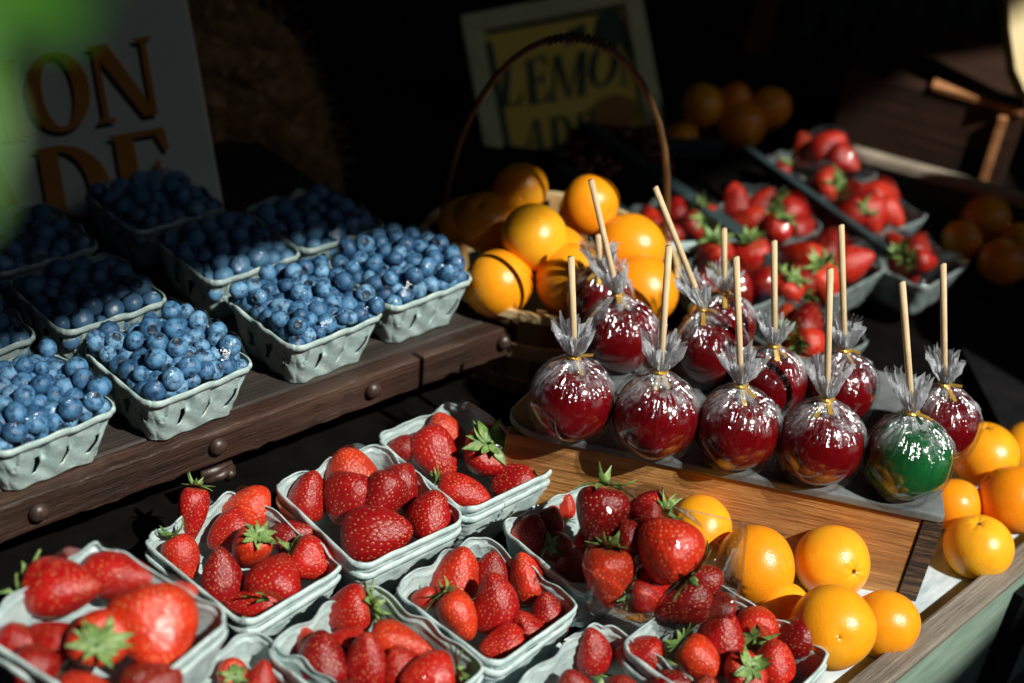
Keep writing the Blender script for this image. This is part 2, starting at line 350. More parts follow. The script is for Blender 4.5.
# ------------------------------------------------------------------ punnets
def rrect(a, b, rc, ns, sh=0):
    """perimeter of a rounded rectangle, ns points a side; returns points and arclength coordinate along each side (-1..1, side)"""
    pts = []
    for s in range(4):
        for k in range(ns):
            u = -1+2*k/ns; u += sh*(1-u*u)
            # square perimeter then round the corners
            p = {0: (a, u*b), 1: (-u*a, b), 2: (-a, -u*b), 3: (u*a, -b)}[s]
            x, y = p; cx, cy = a-rc, b-rc
            if abs(x) > cx and abs(y) > cy:
                dx, dy = abs(x)-cx, abs(y)-cy; L = math.hypot(dx, dy)
                x = math.copysign(cx+dx/L*rc, x); y = math.copysign(cy+dy/L*rc, y)
            pts.append((x, y, s, u))
    return pts
def box_mesh(name, w, l, h, mat, slots=False, taper=.78, seed=0, thick=.0013, ridges=True):
    r = random.Random(seed); ns = 64 if slots else 26
    lev = []
    nl = 30 if slots else 14
    for i in range(nl+1):
        t = i/nl; lev.append((taper+(1-taper)*t, h*t*.86))
    lev += [(1.0, h*.87), (1.03, h*.88), (1.04, h*.935), (1.035, h*.985), (1.018, h), (1.0, h*.992)]
    V = []; Fc = []; n = ns*4; ph = r.uniform(0, 6)
    for li, (s, z) in enumerate(lev):
        for (x, y, sd, u) in rrect(w/2*s, l/2*s, .014*s, ns, .20*math.sin(PI*min(1, li/nl)*1.05-.5) if slots and li <= nl else 0):
            d = 0
            if li <= nl:
                if ridges: d = (.0017 if (li % 2) else 0)*(1 if 2 < li < nl else 0)
                if slots:
                    d = .0012*math.cos(u*PI*3)*math.sin(PI*li/nl)
                    for c in (-.78, -.26, .26, .78):
                        q = max(0, 1-abs(u-c)/(.16*max(.01, (li/nl-.52)/.48))) if li/nl > .55 else 0
                        d -= .0034*min(1, q*2)
            wob = .0009*math.sin(3*u*PI+sd*1.7+ph)+.0006*math.sin(7*u+sd+ph*2)+.0005*math.sin(13*u+sd*2.3+ph*3+z*300)
            zz = z+wob*(z/h)*1.4; L = math.hypot(x, y); V.append((x*(1+(d+wob)/L), y*(1+(d+wob)/L), zz))
    for li in range(len(lev)-1):
        t = li/nl
        for k in range(n):
            if slots and li < nl:
                u = -1+2*((k % ns)+.5)/ns; hole = False
                for c in (-.52, 0, .52):
                    du = (u-c)*w/2; dz = (t-.47)*h
                    if (abs(du) < .0030 and abs(dz) < .0105) : hole = True
                if hole: continue
            Fc.append((li*n+k, li*n+(k+1) % n, (li+1)*n+(k+1) % n, (li+1)*n+k))
    Fc.append(tuple(range(n))[::-1])
    me = mesh(name, V, Fc, mat, smooth=True)
    return me, thick
def add_box(parent, me_t, name='basket'):
    o = link(name, me_t[0], parent); m = o.modifiers.new('thickness', 'SOLIDIFY'); m.thickness = me_t[1]; m.offset = -1
    return o
def film_mesh(w, l, rim, blobs, n=30, sag=.002, seed=0, inset=.99):
    """cling film: rim-to-rim sheet lifted by the fruit under it; blobs = local (x,y,z,r)"""
    r = np.random.default_rng(seed)
    gx = np.linspace(-w/2*inset, w/2*inset, n); gy = np.linspace(-l/2*inset, l/2*inset, n)
    X, Y = np.meshgrid(gx, gy, indexing='ij'); base = np.full_like(X, rim+.0015)
    top = base.copy()
    for (bx, by, bz, br) in blobs:
        d2 = (X-bx)**2+(Y-by)**2; m = d2 < br*br
        top[m] = np.maximum(top[m], bz+np.sqrt(br*br-d2[m])+.002)
    H = top.copy(); edge = np.minimum.reduce([np.arange(n)[:, None]+0*X, np.arange(n)[None, :]+0*X, (n-1-np.arange(n))[:, None]+0*X, (n-1-np.arange(n))[None, :]+0*X])
    for it in range(40):
        Hn = H.copy(); Hn[1:-1, 1:-1] = .25*(H[:-2, 1:-1]+H[2:, 1:-1]+H[1:-1, :-2]+H[1:-1, 2:]); H = np.maximum(Hn, top+.0005); 
        H[edge == 0] = base[edge == 0]
    H = H+.0006*np.sin(X*260+Y*120+r.uniform(0, 6))*(edge > 1)+.0005*np.sin(Y*420-X*90)*(edge > 1)
    V = np.stack([X, Y, H], -1).reshape(-1, 3); f = [(i*n+j, (i+1)*n+j, (i+1)*n+j+1, i*n+j+1) for i in range(n-1) for j in range(n-1)]
    return V, f

ORD = ['leftmost', 'second from left', 'third from left', 'fourth from left', 'fifth from left', 'sixth from left']
def row_labels(items, where, noun, max_words=16):
    """items: list of (obj, px, py); writes labels by row and order so each is unique"""
    items = sorted(items, key=lambda q: q[2]); n = len(items)
    nr = 1 if n <= 2 else 2 if n <= 5 else 3; names = {1: [''], 2: ['upper', 'lower'], 3: ['top', 'middle', 'bottom']}[nr]
    for r in range(nr):
        row = sorted(items[r*n//nr:(r+1)*n//nr], key=lambda q: q[1])
        for k, (o, *_) in enumerate(row):
            rn = (' in %s row' % names[r]) if names[r] else ''
            if len(row) == 1: lab = ('only %s%s of %s' % (noun, rn, where)) if rn else ('lone %s of %s' % (noun, where))
            else: lab = '%s %s%s of %s' % (ORD[k] if k < len(row)-1 or k == 0 else 'rightmost', noun, rn, where)
            o['label'] = lab
def strawberry(cx, cy, w, l, ang, t, leaf, z, placed, wide=False, tight=.74):
    p = U(cx, cy, z); d = depth(p)
    for it in range(22):
        r = math.sqrt(w*l)*d/F*.93; ok = True
        for q, rq in placed:
            if (q-p).length < tight*(r+rq): ok = False; break
        if ok: break
        d -= .0025; p = AT(cx, cy, d)
    placed.append((p, math.sqrt(w*l)*d/F*.93))
    a = math.radians(ang); tt = math.radians(t)
    dirv = (CX*math.cos(a)+CY*math.sin(a))*math.cos(tt)+CB*math.sin(tt)
    q = Vector((0,0,1)).rotation_difference(dirv) @ Quaternion((0,0,1), random.uniform(0, 2*PI))
    W = 1.14*w*d/F; L = 1.05*l*d/F/max(.75, math.cos(tt)) if abs(t) < 50 else W*1.05
    o = link('strawberry', random.choice(SBW if wide else SB), None, p, q, (W, W, L))
    tag(o, cat='strawberry')
    sc_z = min(1.25, W/L); 
    if leaf: link('leaf_crown', random.choice(CROWN), o, scale=(1.24, 1.24, sc_z), loc=(0, 0, -.90*(1-sc_z)-.02))
    e = max(0, L-W)*.85
    return o, p, [(p+dirv*e*k, W*1.13 if k < .5 else W*.85) for k in (-.8, 0, .8)]
def punnet_frame(corners, z):
    """from rim corner pixels (left, back, right, front) to centre, size and yaw on plane z"""
    P = [U(*c, z) for c in corners]; c = sum(P, Vector())/4
    e = ((P[1]-P[0])+(P[2]-P[3]))/2; g = ((P[0]-P[3])+(P[1]-P[2]))/2
    yaw = math.atan2(e.y, e.x); return c, e.length, g.length, yaw
PUN = []
def strawberry_punnet(key, label, where, corners, rim, h, berries, nested=True, group='strawberry punnets in front', film=True, zoff=-.014, size=None, mat='pulp'):
    c, w, l, yaw = punnet_frame(corners, rim)
    if size: w, l = size
    w = max(.105, min(.128, w))/1.05; l = max(.105, min(.132, l))/1.05
    root = empty('strawberry_punnet', (c.x, c.y, rim-h), yaw, label=label, cat='punnet', group=group)
    add_box(root, box_mesh('basket', w, l, h, MAT[mat], seed=len(PUN)))
    if nested:
        add_b = empty('empty_punnet', (c.x, c.y, rim-h-.011), yaw+.02, label='empty pale pulp box nested beneath '+where, cat='punnet', group='nested empty punnets')
        add_box(add_b, box_mesh('basket', w*1.0, l*1.0, h, MAT[mat], seed=50+len(PUN)))
    placed = []; items = []; blobs = []; inv = Matrix.Rotation(-yaw, 3, 'Z')
    for b in berries:
        cx, cy, bw, bl, ang, t, leaf = b[:7]; dz = b[7] if len(b) > 7 else 0
        leaf = leaf or (key != 'C' and int(cx*7+cy*3) % 10 < 3); o, p, r = strawberry(cx, cy, bw, bl, ang, t, leaf, rim+zoff+dz, placed)
        tag(o, group='strawberries in '+where); items.append((o, cx, cy))
        blobs += [(*(inv @ (pp-Vector((c.x, c.y, rim-h)))), rr) for pp, rr in r]
    row_labels(items, where, 'strawberry')
    if film:
        V, f = film_mesh(w, l, h, blobs, seed=len(PUN)); obj('film', V, f, MAT['film'], root, True)
    PUN.append(key)
    return root
# berry rows: (cx, cy, half width, half length, tip angle, tip tilt to camera, leaf crown, dz)
strawberry_punnet('D', 'open pale punnet of six strawberries wedged against the wooden crate', 'the punnet wedged against the crate',
  [(369,432),(468,397),(559,467),(468,517)], .865, .055, [
  (444,434,19,21,100,20,0), (403,449,12,15,180,10,0), (434,453,20,29,-55,10,0), (513,482,19,23,200,10,1,-.006), (463,492,16,28,-20,5,1,-.004), (486,452,24,25,240,-62,1,.006)])
strawberry_punnet('C', 'pale punnet of seven oversized dark-seeded strawberries without leaves', 'the punnet of oversized berries',
  [(268,482),(377,442),(472,516),(360,571)], .865, .055, [
  (349,476,25,27,95,15,0), (401,488,17,27,-80,5,0), (308,496,19,25,80,15,0), (348,498,23,28,-100,10,0,.004), (381,497,21,26,-115,15,0,.004), (430,516,22,25,75,15,0), (376,534,26,35,5,15,0)])
strawberry_punnet('B', 'pale punnet of leafy strawberries in front of the rusty latch', 'the punnet by the rusty latch',
  [(140,536),(240,486),(350,565),(244,629)], .865, .055, [
  (247,510,21,26,180,10,0), (192,514,15,29,-98,0,1,.01), (230,532,20,24,205,10,0), (294,536,17,20,20,10,0), (183,557,17,23,-60,10,0), (249,550,17,22,232,-42,1,.004),
  (221,574,21,27,95,15,0), (311,561,20,24,-30,-12,1), (277,580,25,23,70,-48,1), (254,604,14,29,185,0,0,-.010)])
strawberry_punnet('E', 'middle pale punnet of strawberries shaded by the clear tub', 'the punnet shaded by the tub',
  [(388,584),(483,530),(581,604),(496,671)], .865, .055, [
  (424,598,10,12,180,10,1), (458,574,24,27,75,15,1), (492,570,17,19,85,10,0), (526,578,19,26,105,10,1), (458,615,18,26,-60,10,0), (548,616,18,24,95,10,1,-.008), (497,605,21,31,88,15,0,.004),
  (526,631,18,20,120,20,0,-.008), (502,646,20,21,180,25,0,-.008)])
strawberry_punnet('F', 'pale strawberry punnet cropped by the bottom edge of the view', 'the punnet cropped at bottom',
  [(262,645),(372,575),(487,668),(385,752)], .872, .055, [
  (306,640,12,14,120,-20,1), (344,642,14,22,180,5,0), (349,613,22,26,200,-10,1), (400,645,20,32,-10,10,0), (402,668,22,22,100,20,0), (321,660,26,28,95,15,0), (367,662,21,31,92,15,0,.004), (428,674,21,28,185,10,1),
  (345,705,24,28,60,10,0), (395,715,24,28,120,10,0), (430,708,20,24,20,10,0)])
strawberry_punnet('G', 'pale punnet half hidden behind the clear tub of strawberries', 'the punnet behind the tub',
  [(496,520),(588,484),(672,545),(585,602)], .868, .055, [
  (566,506,10,13,80,10,0), (552,520,11,14,80,10,0,.004), (529,533,17,20,85,15,0), (558,548,15,18,-30,-50,1,-.008), (590,545,16,20,100,10,0,-.01), (575,568,17,20,-40,10,0,-.015), (615,540,17,20,100,10,0,-.012)], nested=False)
strawberry_punnet('I', 'pale strawberry punnet beside the loose oranges near the tray rail', 'the punnet beside front oranges',
  [(622,640),(715,568),(828,660),(745,745)], .868, .055, [
  (718,610,18,18,90,10,0), (756,626,21,23,60,-60,1), (795,640,21,24,190,-15,1), (700,660,20,26,-40,10,0), (721,636,24,27,95,20,0,.004), (775,664,20,24,95,15,0), (742,676,20,22,240,-50,1),
  (705,700,22,26,90,10,0), (750,712,22,25,120,10,0)])
strawberry_punnet('J', 'pale strawberry punnet cropped below the clear tub', 'the punnet cropped below tub',
  [(508,688),(603,613),(708,694),(612,780)], .865, .055, [
  (638,657,22,23,170,10,1), (594,651,18,24,95,15,1), (672,690,22,24,30,10,0), (574,690,18,22,120,10,0), (620,700,22,24,95,15,0)])
strawberry_punnet('K', 'small visible corner of a pale punnet at the bottom left', 'the small corner punnet',
  [(176,690),(243,640),(330,705),(262,770)], .870, .055, [
  (230,674,14,16,200,-60,1), (262,680,16,20,80,10,0), (250,712,20,24,100,10,0), (285,715,18,24,60,10,0)], nested=False)
strawberry_punnet('A', 'blurred raised punnet of bright strawberries nearest the camera', 'the blurred nearest punnet',
  [(-34,606),(106,526),(230,628),(112,744)], .93, .055, [
  (74,562,14,16,120,10,0), (181,594,12,16,10,-10,1), (119,577,22,38,0,5,0), (63,587,29,39,8,10,0,.004), (14,650,20,28,240,5,0,-.01), (36,672,22,28,260,5,0,-.008), (157,628,38,43,-70,15,0,.006), (97,638,27,27,190,-66,1,.008),
  (52,642,22,26,150,10,0,-.004), (150,690,26,32,20,10,0), (85,700,28,32,120,10,0), (30,715,24,28,60,10,0)], nested=True)

# ---- clear tub heaped with strawberries, standing on the punnets
rim = .908; tl = U(574, 486, rim); fl = U(583, 568, rim); fr_ = U(737, 604, rim)
xd = (fr_-fl); tw = xd.length; xd.normalize(); yd = Vector((-xd.y, xd.x, 0)); td = max(.095, (tl-fl).dot(yd)); tc = fl+xd*tw/2+yd*td/2
tyaw = math.atan2(xd.y, xd.x)
tub = empty('clear_tub', (tc.x, tc.y, rim-.052), tyaw, label='clear plastic tub heaped with strawberries standing across two punnets', cat='tub')
V = []; f = []; ns = 14
for s, z in ((.86, .0), (.88, .004), (.94, .028), (.985, .048), (1., .052), (1.03, .0535), (1.03, .051)):
    for (x, y, sd, u) in rrect(tw/2*s, td/2*s, .010, ns): V.append((x, y, z))
n = ns*4
for li in range(6):
    for k in range(n): f.append((li*n+k, li*n+(k+1) % n, (li+1)*n+(k+1) % n, (li+1)*n+k))
f.append(tuple(range(n))[::-1]); obj('tub_wall', V, f, MAT['tubfilm'], tub, True)
placed = []; items = []; blobs = []; inv = Matrix.Rotation(-tyaw, 3, 'Z')
for (cx, cy, w, l, ang, t, leaf, dz) in [
  (646,597,16,19,-10,-10,1,-.030), (684,604,20,30,200,10,0,-.030), (718,610,14,17,160,10,0,-.030), (660,575,18,22,40,10,0,-.02), (700,580,17,22,160,10,0,-.02),
  (630,538,17,19,100,10,0,0), (601,514,26,29,-100,5,1,.006), (645,512,19,21,190,-25,1,.004), (608,576,26,31,-95,-5,1,-.024), (668,549,31,33,130,0,1,.008)]:
    o, p, r = strawberry(cx, cy, w, l, ang, t, leaf, rim+dz, placed, tight=.6); tag(o, group='strawberries heaped in the clear tub'); items.append((o, cx, cy))
    blobs += [(*(inv @ (pp-Vector((tc.x, tc.y, rim-.052)))), rr) for pp, rr in r]
row_labels(items, 'the heap in the clear tub', 'strawberry')
V, f = film_mesh(tw, td, .0535, blobs, n=34, seed=77); obj('film', V, f, MAT['tubfilm'], tub, False)

# ------------------------------------------------------------------ blueberry shelf
ZS = .893                                     # shelf top
e0 = U(-120, 550, ZS); e1 = U(519, 322, ZS); ed = (e1-e0); ed.z = 0; SL = ed.length; ed.normalize(); ep = Vector((-ed.y, ed.x, 0)); syaw = math.atan2(ed.y, ed.x)
shelf = empty('wooden_shelf', (e0.x, e0.y, .80), syaw, label='long dark wooden trunk-like shelf with iron bolts under the blueberries', cat='shelf')
MB().box((SL/2, .275, ZS-.80-.009), (SL-.002, .51, .017)).build('plank', MAT['planktop'], shelf, bevel=.002)
fbm = MB(); nseg = 60; rb = random.Random(4); top = [ZS-.80-.001-abs(rb.gauss(0, .0011)) for k in range(nseg+1)]; bot = [ZS-.80-.036+rb.gauss(0, .0008) for k in range(nseg+1)]; yy = [rb.gauss(0, .0005) for k in range(nseg+1)]
for k in range(nseg+1): fbm.v += [Vector((SL*k/nseg, yy[k], bot[k])), Vector((SL*k/nseg, yy[k]*.5, top[k])), Vector((SL*k/nseg, .0195, top[k])), Vector((SL*k/nseg, .0195, bot[k]))]
for k in range(nseg):
    for q in range(4): fbm.f.append((4*k+q, 4*k+(q+1) % 4, 4*k+4+(q+1) % 4, 4*k+4+q))
fbm.f += [(0, 3, 2, 1), (4*nseg, 4*nseg+1, 4*nseg+2, 4*nseg+3)]
fbm.build('front_board', MAT['rustwood'], shelf, bevel=.0015)
MB().box((SL/2-.006, .024, .050), (SL-.02, .016, .013)).build('lower_board', MAT['darkwood'], shelf, bevel=.002)
MB().box((SL/2, .30, .022), (SL-.05, .02, .043)).build('dark_closure', MAT['cloth'], shelf)  # black closure added so the gap under the shelf stays dark
dome = []; fd = []
for i in range(7):
    t = (PI/2)*i/6
    for k in range(16): dome.append((.0085*math.cos(t)*math.cos(2*PI*k/16), -.0065*math.sin(t), .0085*math.cos(t)*math.sin(2*PI*k/16)))
fd = lathe_grid(16, 7); dome_me = mesh('bolt', dome, fd, MAT['iron'], smooth=True)
def on_face(px, py):                          # where the pixel ray meets the shelf's front face
    d = ray(px, py); nrm = Vector((ed.y, -ed.x, 0)); k = (e0-CAM).dot(nrm)/d.dot(nrm); p = CAM+d*k; return ((p-e0).dot(ed), p.z-.80)
for (px, py) in ((38,511), (217,445), (372,389), (503,341)):
    s, z = on_face(px, py); link('bolt', dome_me, shelf, (s, -.002, z))
s, z = on_face(212, 468)
lt = MB(); lt.box((0, -.004, 0), (.030, .004, .012), jit=.0012); lt.tube([(-.014,-.008,-.002), (0,-.012,.002), (.014,-.008,.003)], [.003,.0045,.0035], 8); lt.tube([(.006,-.010,-.005), (.010,-.014,.004)], .004, 8)
lt.build('latch', MAT['iron'], shelf, True, loc=(s, -.003, z))

# ---- blueberry punnets
BW, BL, BH = .104, .104, .052
bb_box = box_mesh('basket', BW, BL, BH, MAT['pulp_blue'], slots=True, seed=3)
def settle(n, r0, half, floor, dome_h, seed):
    g = np.random.default_rng(seed); r = g.uniform(.76, 1.16, n)*r0
    p = np.stack([g.uniform(-half, half, n), g.uniform(-half, half, n), floor+dome_h+g.uniform(.005, .06, n)], -1)
    for it in range(260):
        p[:, 2] -= .0009
        d = p[:, None]-p[None]; L = np.sqrt((d**2).sum(-1))+1e-9; ov = (r[:, None]+r[None])*.96-L; np.fill_diagonal(ov, 0); ov = np.maximum(ov, 0)
        p += (d/L[..., None]*ov[..., None]).sum(1)*.32
        lim = np.where(p[:, 2] > BH+.004, half-r*.45, half-r*1.02)
        p[:, 0] = np.clip(p[:, 0], -lim, lim); p[:, 1] = np.clip(p[:, 1], -lim, lim)
        fl_ = floor+dome_h*np.cos(p[:, 0]/half*1.3)*np.cos(p[:, 1]/half*1.3)+r
        p[:, 2] = np.maximum(p[:, 2], fl_)
    return p, r
AX = Vector((math.cos(math.radians(48)), math.sin(math.radians(48)), 0)); BX = Vector((math.cos(math.radians(-42)), math.sin(math.radians(-42)), 0))
zr = ZS+BH
def from_front(px, py):                       # centre of a basket whose nearest rim corner is at the pixel
    p = U(px, py, zr-.002); return p-BX*BW*.52+AX*BL*.52
fronts = [(from_front(-6, 459), 'leftmost punnet cut by the frame', 'green-grey pulp punnet of blueberries cut off at the left edge'),
          (from_front(147, 409), 'second punnet above the latch', 'green-grey slotted punnet of large blueberries above the rusty latch'),
          (from_front(292, 352), 'third punnet half in shade', 'green-grey slotted punnet of blueberries, third along the shelf edge'),
          (from_front(392, 312), 'last punnet beside the oranges', 'green-grey slotted punnet of blueberries at the shelf end beside oranges')]
def film_bb(root, p, r, seed):
    V, f = film_mesh(BW, BL, BH, [(q[0], q[1], q[2], rr) for q, rr in zip(p, r)], n=40, seed=seed); obj('film', V, f, MAT['film'], root, True)
for i, (c, wh, lab) in enumerate(fronts):
    yaw = math.radians(-42)+random.uniform(-.03, .03)
    root = empty('blueberry_punnet', (c.x, c.y, ZS+.0005), yaw, label=lab, cat='punnet', group='blueberry punnets at the shelf edge')
    add_box(root, bb_box)
    p, r = settle(75, .0086, .050, BH-.013, .013, i)
    R = Matrix.Rotation(yaw, 3, 'Z')
    for q, rr in zip(p, r):
        o = link('blueberry', random.choice(BB), None, R @ Vector(q)+Vector((c.x, c.y, ZS)), rquat(), (rr, rr, rr))
        tag(o, 'plump dusty blueberry heaped in the '+wh, 'blueberry', 'blueberries in the '+wh)
    film_bb(root, p, r, i)
rowsV = []; rowsF = []; k = 0; vb, fb, ab = LOWBB; vb = np.array(vb)
rowdesc = {1: 'second', 2: 'third', 3: 'fourth'}
for i, (c0, _, _) in enumerate(fronts):
    for j in (1, 2, 3):
        c = c0-BX*(.012+.118*j)+AX*(random.uniform(-.004, .004)); 
        tp = PX(Vector((c.x, c.y, zr+.012)))
        if c.y > 1.30 or c.x < -.66 or (tp[1] < 205 and tp[0] < 150) or tp[1] < 182: continue
        yaw = math.radians(-42)+random.uniform(-.04, .04)
        root = empty('blueberry_punnet', (c.x, c.y, ZS+.0005), yaw, label='shaded blueberry punnet in %s row back, behind the %s' % (rowdesc[j], ['leftmost front punnet', 'punnet above the latch', 'third front punnet', 'front punnet beside the oranges'][i]), cat='punnet', group='shaded blueberry punnets behind')
        add_box(root, bb_box)
        p, r = settle(62, .0098, .050, BH-.031, .012, 40+k)
        R = np.array(Matrix.Rotation(yaw, 3, 'Z'))
        for q, rr in zip(p, r):
            Rq = np.array(rquat().to_matrix()); b0 = len(rowsV)
            rowsV += list(((vb*rr) @ Rq.T + q) @ R.T + np.array([c.x, c.y, ZS])); rowsF += [tuple(ii+b0 for ii in ff) for ff in fb]
        film_bb(root, p, r, 60+k); k += 1
me = mesh('shaded_blueberries', rowsV, rowsF, MAT['blue'], smooth=True, attr={'crown': list(ab)*(len(rowsV)//len(ab))})
tag(link('shaded_blueberries', me), 'dark mass of blueberries filling the shaded punnets behind the front row', 'blueberries', kind='stuff')

# ------------------------------------------------------------------ candy apple crate
TZ = .80
yawc = math.radians(-5.5)
ct = .895                                     # crate top
fr0 = U(504, 433, ct); fr1 = U(944, 524, ct)
xa = (fr1-fr0); CL = xa.length; xa.normalize(); ya = Vector((-xa.y, xa.x, 0)); cyaw = math.atan2(xa.y, xa.x); CD = .20
crate = empty('wooden_crate', (fr0.x, fr0.y, TZ), cyaw, label='old orange-brown wooden crate turned over under the candy apples', cat='crate')
H = ct-TZ-.0005
MB().box(((CL-.016)/2, .008, H/2), (CL-.0195, .012, H)).build('front_panel', MAT['crate'], crate, bevel=.0015)
MB().box((CL-.0085, .010, H/2+.0005), (.017, .020, H-.001)).build('corner_post', MAT['endgrain'], crate, bevel=.001)
MB().box((CL-.004, .022+CD/2, H/2), (.008, CD-.003, H)).build('side_panel', MAT['crate'], crate, bevel=.001)
MB().box((.075, CD/2+.018, H/2), (.010, CD-.010, H)).build('side_panel', MAT['crate'], crate, bevel=.001)
MB().box((CL/2, CD+.028, H/2), (CL-.002, .010, H)).build('back_panel', MAT['crate'], crate, bevel=.001)
# slate slab with a rounded left corner
pts = []
for cx, cy, r, a0 in ((.030, .0285, .030, 180), (CL-.001, -.002, .006, 270), (CL-.001, CD+.02, .008, 0), (.095, CD+.01, .050, 90)):
    sx = {180: 1, 270: -1, 0: -1, 90: 1}[a0]; sy = {180: 1, 270: 1, 0: -1, 90: -1}[a0]
    ccx = cx if sx > 0 else cx-r; ccy = cy if a0 in (180,) else (cy+r if a0 == 270 else cy-r)
    for k in range(9):
        a = math.radians(a0+k*90/8); pts.append((ccx+r*math.cos(a), ccy+r*math.sin(a)))
n = len(pts); th = .009
v = [(x, y+.0012*math.sin(x*90), 0) for x, y in pts]+[(x, y+.0012*math.sin(x*90), th) for x, y in pts]; f = [tuple(range(n))[::-1], tuple(n+k for k in range(n))]+[(k, (k+1) % n, n+(k+1) % n, n+k) for k in range(n)]
slab = obj('slate_slab', v, f, MAT['slate'], None, loc=(fr0.x, fr0.y, ct), ); slab.rotation_euler = (0, 0, cyaw)
m = slab.modifiers.new('bevel', 'BEVEL'); m.width = .002; m.segments = 2; m.limit_method = 'ANGLE'
tag(slab, 'thin dark slate slab with rounded corner carrying the candy apples', 'slab')
SZ = ct+th
# apples
def apple_body(seed):
    r = random.Random(seed); V = []; nu, nv = 40, 28; ph = r.uniform(0, 6)
    for i in range(nv):
        t = .01+(PI-.02)*i/(nv-1)
        for k in range(nu):
            p = 2*PI*k/nu; rr = 1+.025*math.cos(5*p+ph)*math.sin(t)**2*(.4+.6*(t > 1.6))+.03*math.cos(p+ph)*math.sin(t)-.22*math.exp(-(t/.28)**2)
            rr *= 1.0+.05*math.cos(t)*math.sin(t)
            z = max(-.90, 1.0*rr*math.cos(t)*(1.04 if t < 1.57 else 1)); V.append((rr*math.sin(t)*math.cos(p), rr*math.sin(t)*math.sin(p), z))
    f = [q[::-1] for q in lathe_grid(nu, nv)]; f.append(tuple(range(nu))[::-1]); f.append(tuple((nv-1)*nu+k for k in range(nu)))
    return V, f
def wrapper(seed, lean):
    r = np.random.default_rng(seed); nu = 110
    prof = [(.62,-.895,.15), (.84,-.74,.10), (.965,-.5,.06), (1.02,-.25,.04), (1.035,0,.05), (1.03,.22,.10), (.985,.42,.25), (.91,.58,.5), (.79,.74,.8), (.63,.88,1), (.45,1.0,1), (.28,1.10,1), (.16,1.18,1), (.12,1.24,1), (.15,1.30,1), (.21,1.40,.95), (.27,1.52,.9), (.33,1.66,.85), (.39,1.82,.75), (.44,1.97,.7)]
    ks = np.arange(3, 34); am = r.normal(0, 1, len(ks))/ks**.45; ph = r.uniform(0, 6.28, len(ks)); am2 = r.normal(0, 1, len(ks))/ks**.45; ph2 = r.uniform(0, 6.28, len(ks))
    fan = []; th = np.linspace(0, 2*PI, nu, endpoint=False); w1 = (am[:, None]*np.cos(ks[:, None]*th+ph[:, None])).sum(0); w2 = (am2[:, None]*np.cos(ks[:, None]*th+ph2[:, None])).sum(0)
    w1 /= np.abs(w1).max(); w2 /= np.abs(w2).max(); V = []; cr = []
    for i, (rad, z, wr) in enumerate(prof):
        t = i/len(prof); w = w1*(1-t)+w2*t; amp = (.035+.05*wr) if z < 1 else .05 if z < 1.3 else .16+.25*(z-1.3)
        if z < 1.0: w = np.abs(w)*1.3-.1
        rr = rad*(1+w*amp*(1.8 if z > 1.3 else 1))+r.normal(0, .010+.012*wr, nu)*(rad > .2)
        jag = (r.normal(0, .05, nu)+.14*w2) if i == len(prof)-1 else r.normal(0, .006, nu) if z > -.8 else 0
        sh = max(0, z-1.2)
        V += [(a*math.cos(q)+lean[0]*sh, a*math.sin(q)+lean[1]*sh, z+j) for a, q, j in zip(rr, th, np.broadcast_to(jag, nu))]
        fan += [max(0, min(1, (z-1.05)/.25))*(.75+.25*math.sin(9*q+i)) for q in th]
        sunny = .5+.5*np.cos(th+.67); cr += list(np.clip((max(0, wr-.34)*(.4+1.3*sunny)+.3*w*wr)*(1 if z < 1.22 else 1.0), 0, 1))  # painted glints made stronger on the sun-facing side of the wrapper
    return V, lathe_grid(nu, len(prof)), cr, fan
apples = [  # contact px, radius px, base y; stick top px, label
 (615,365,38,(591,180),'red','dark red candy apple at back left under the longest left-leaning stick'),
 (598,352,36,(598,236),'red','candy apple hidden behind the back left one, only its stick showing'),
 (704,378,37,(655,187),'red','red candy apple in back row whose stick leans far left'),
 (716,362,34,(724,229),'red','mostly hidden candy apple whose stick leans right behind the frosty wrapper'),
 (764,408,35,(774,241),'red','red candy apple in back row with upright stick behind two front ones'),
 (833,415,36,(841,225),'red','red candy apple in back row under the tallest upright stick'),
 (930,452,38,(943,264),'red','dark red candy apple behind the green one at the slab end'),
 (567,431,42,(571,257),'red','glossy red candy apple at the left end of the front row'),
 (648,448,43,(669,246),'red','red candy apple second in the front row, wrapper glowing orange at base'),
 (730,460,42,(736,257),'red','red candy apple in the middle of the front row with long gold tie'),
 (812,475,43,(830,269),'red','dark red candy apple in the front row beside the green one'),
 (898,489,43,(902,282),'green','emerald green candy apple, the only green one')]
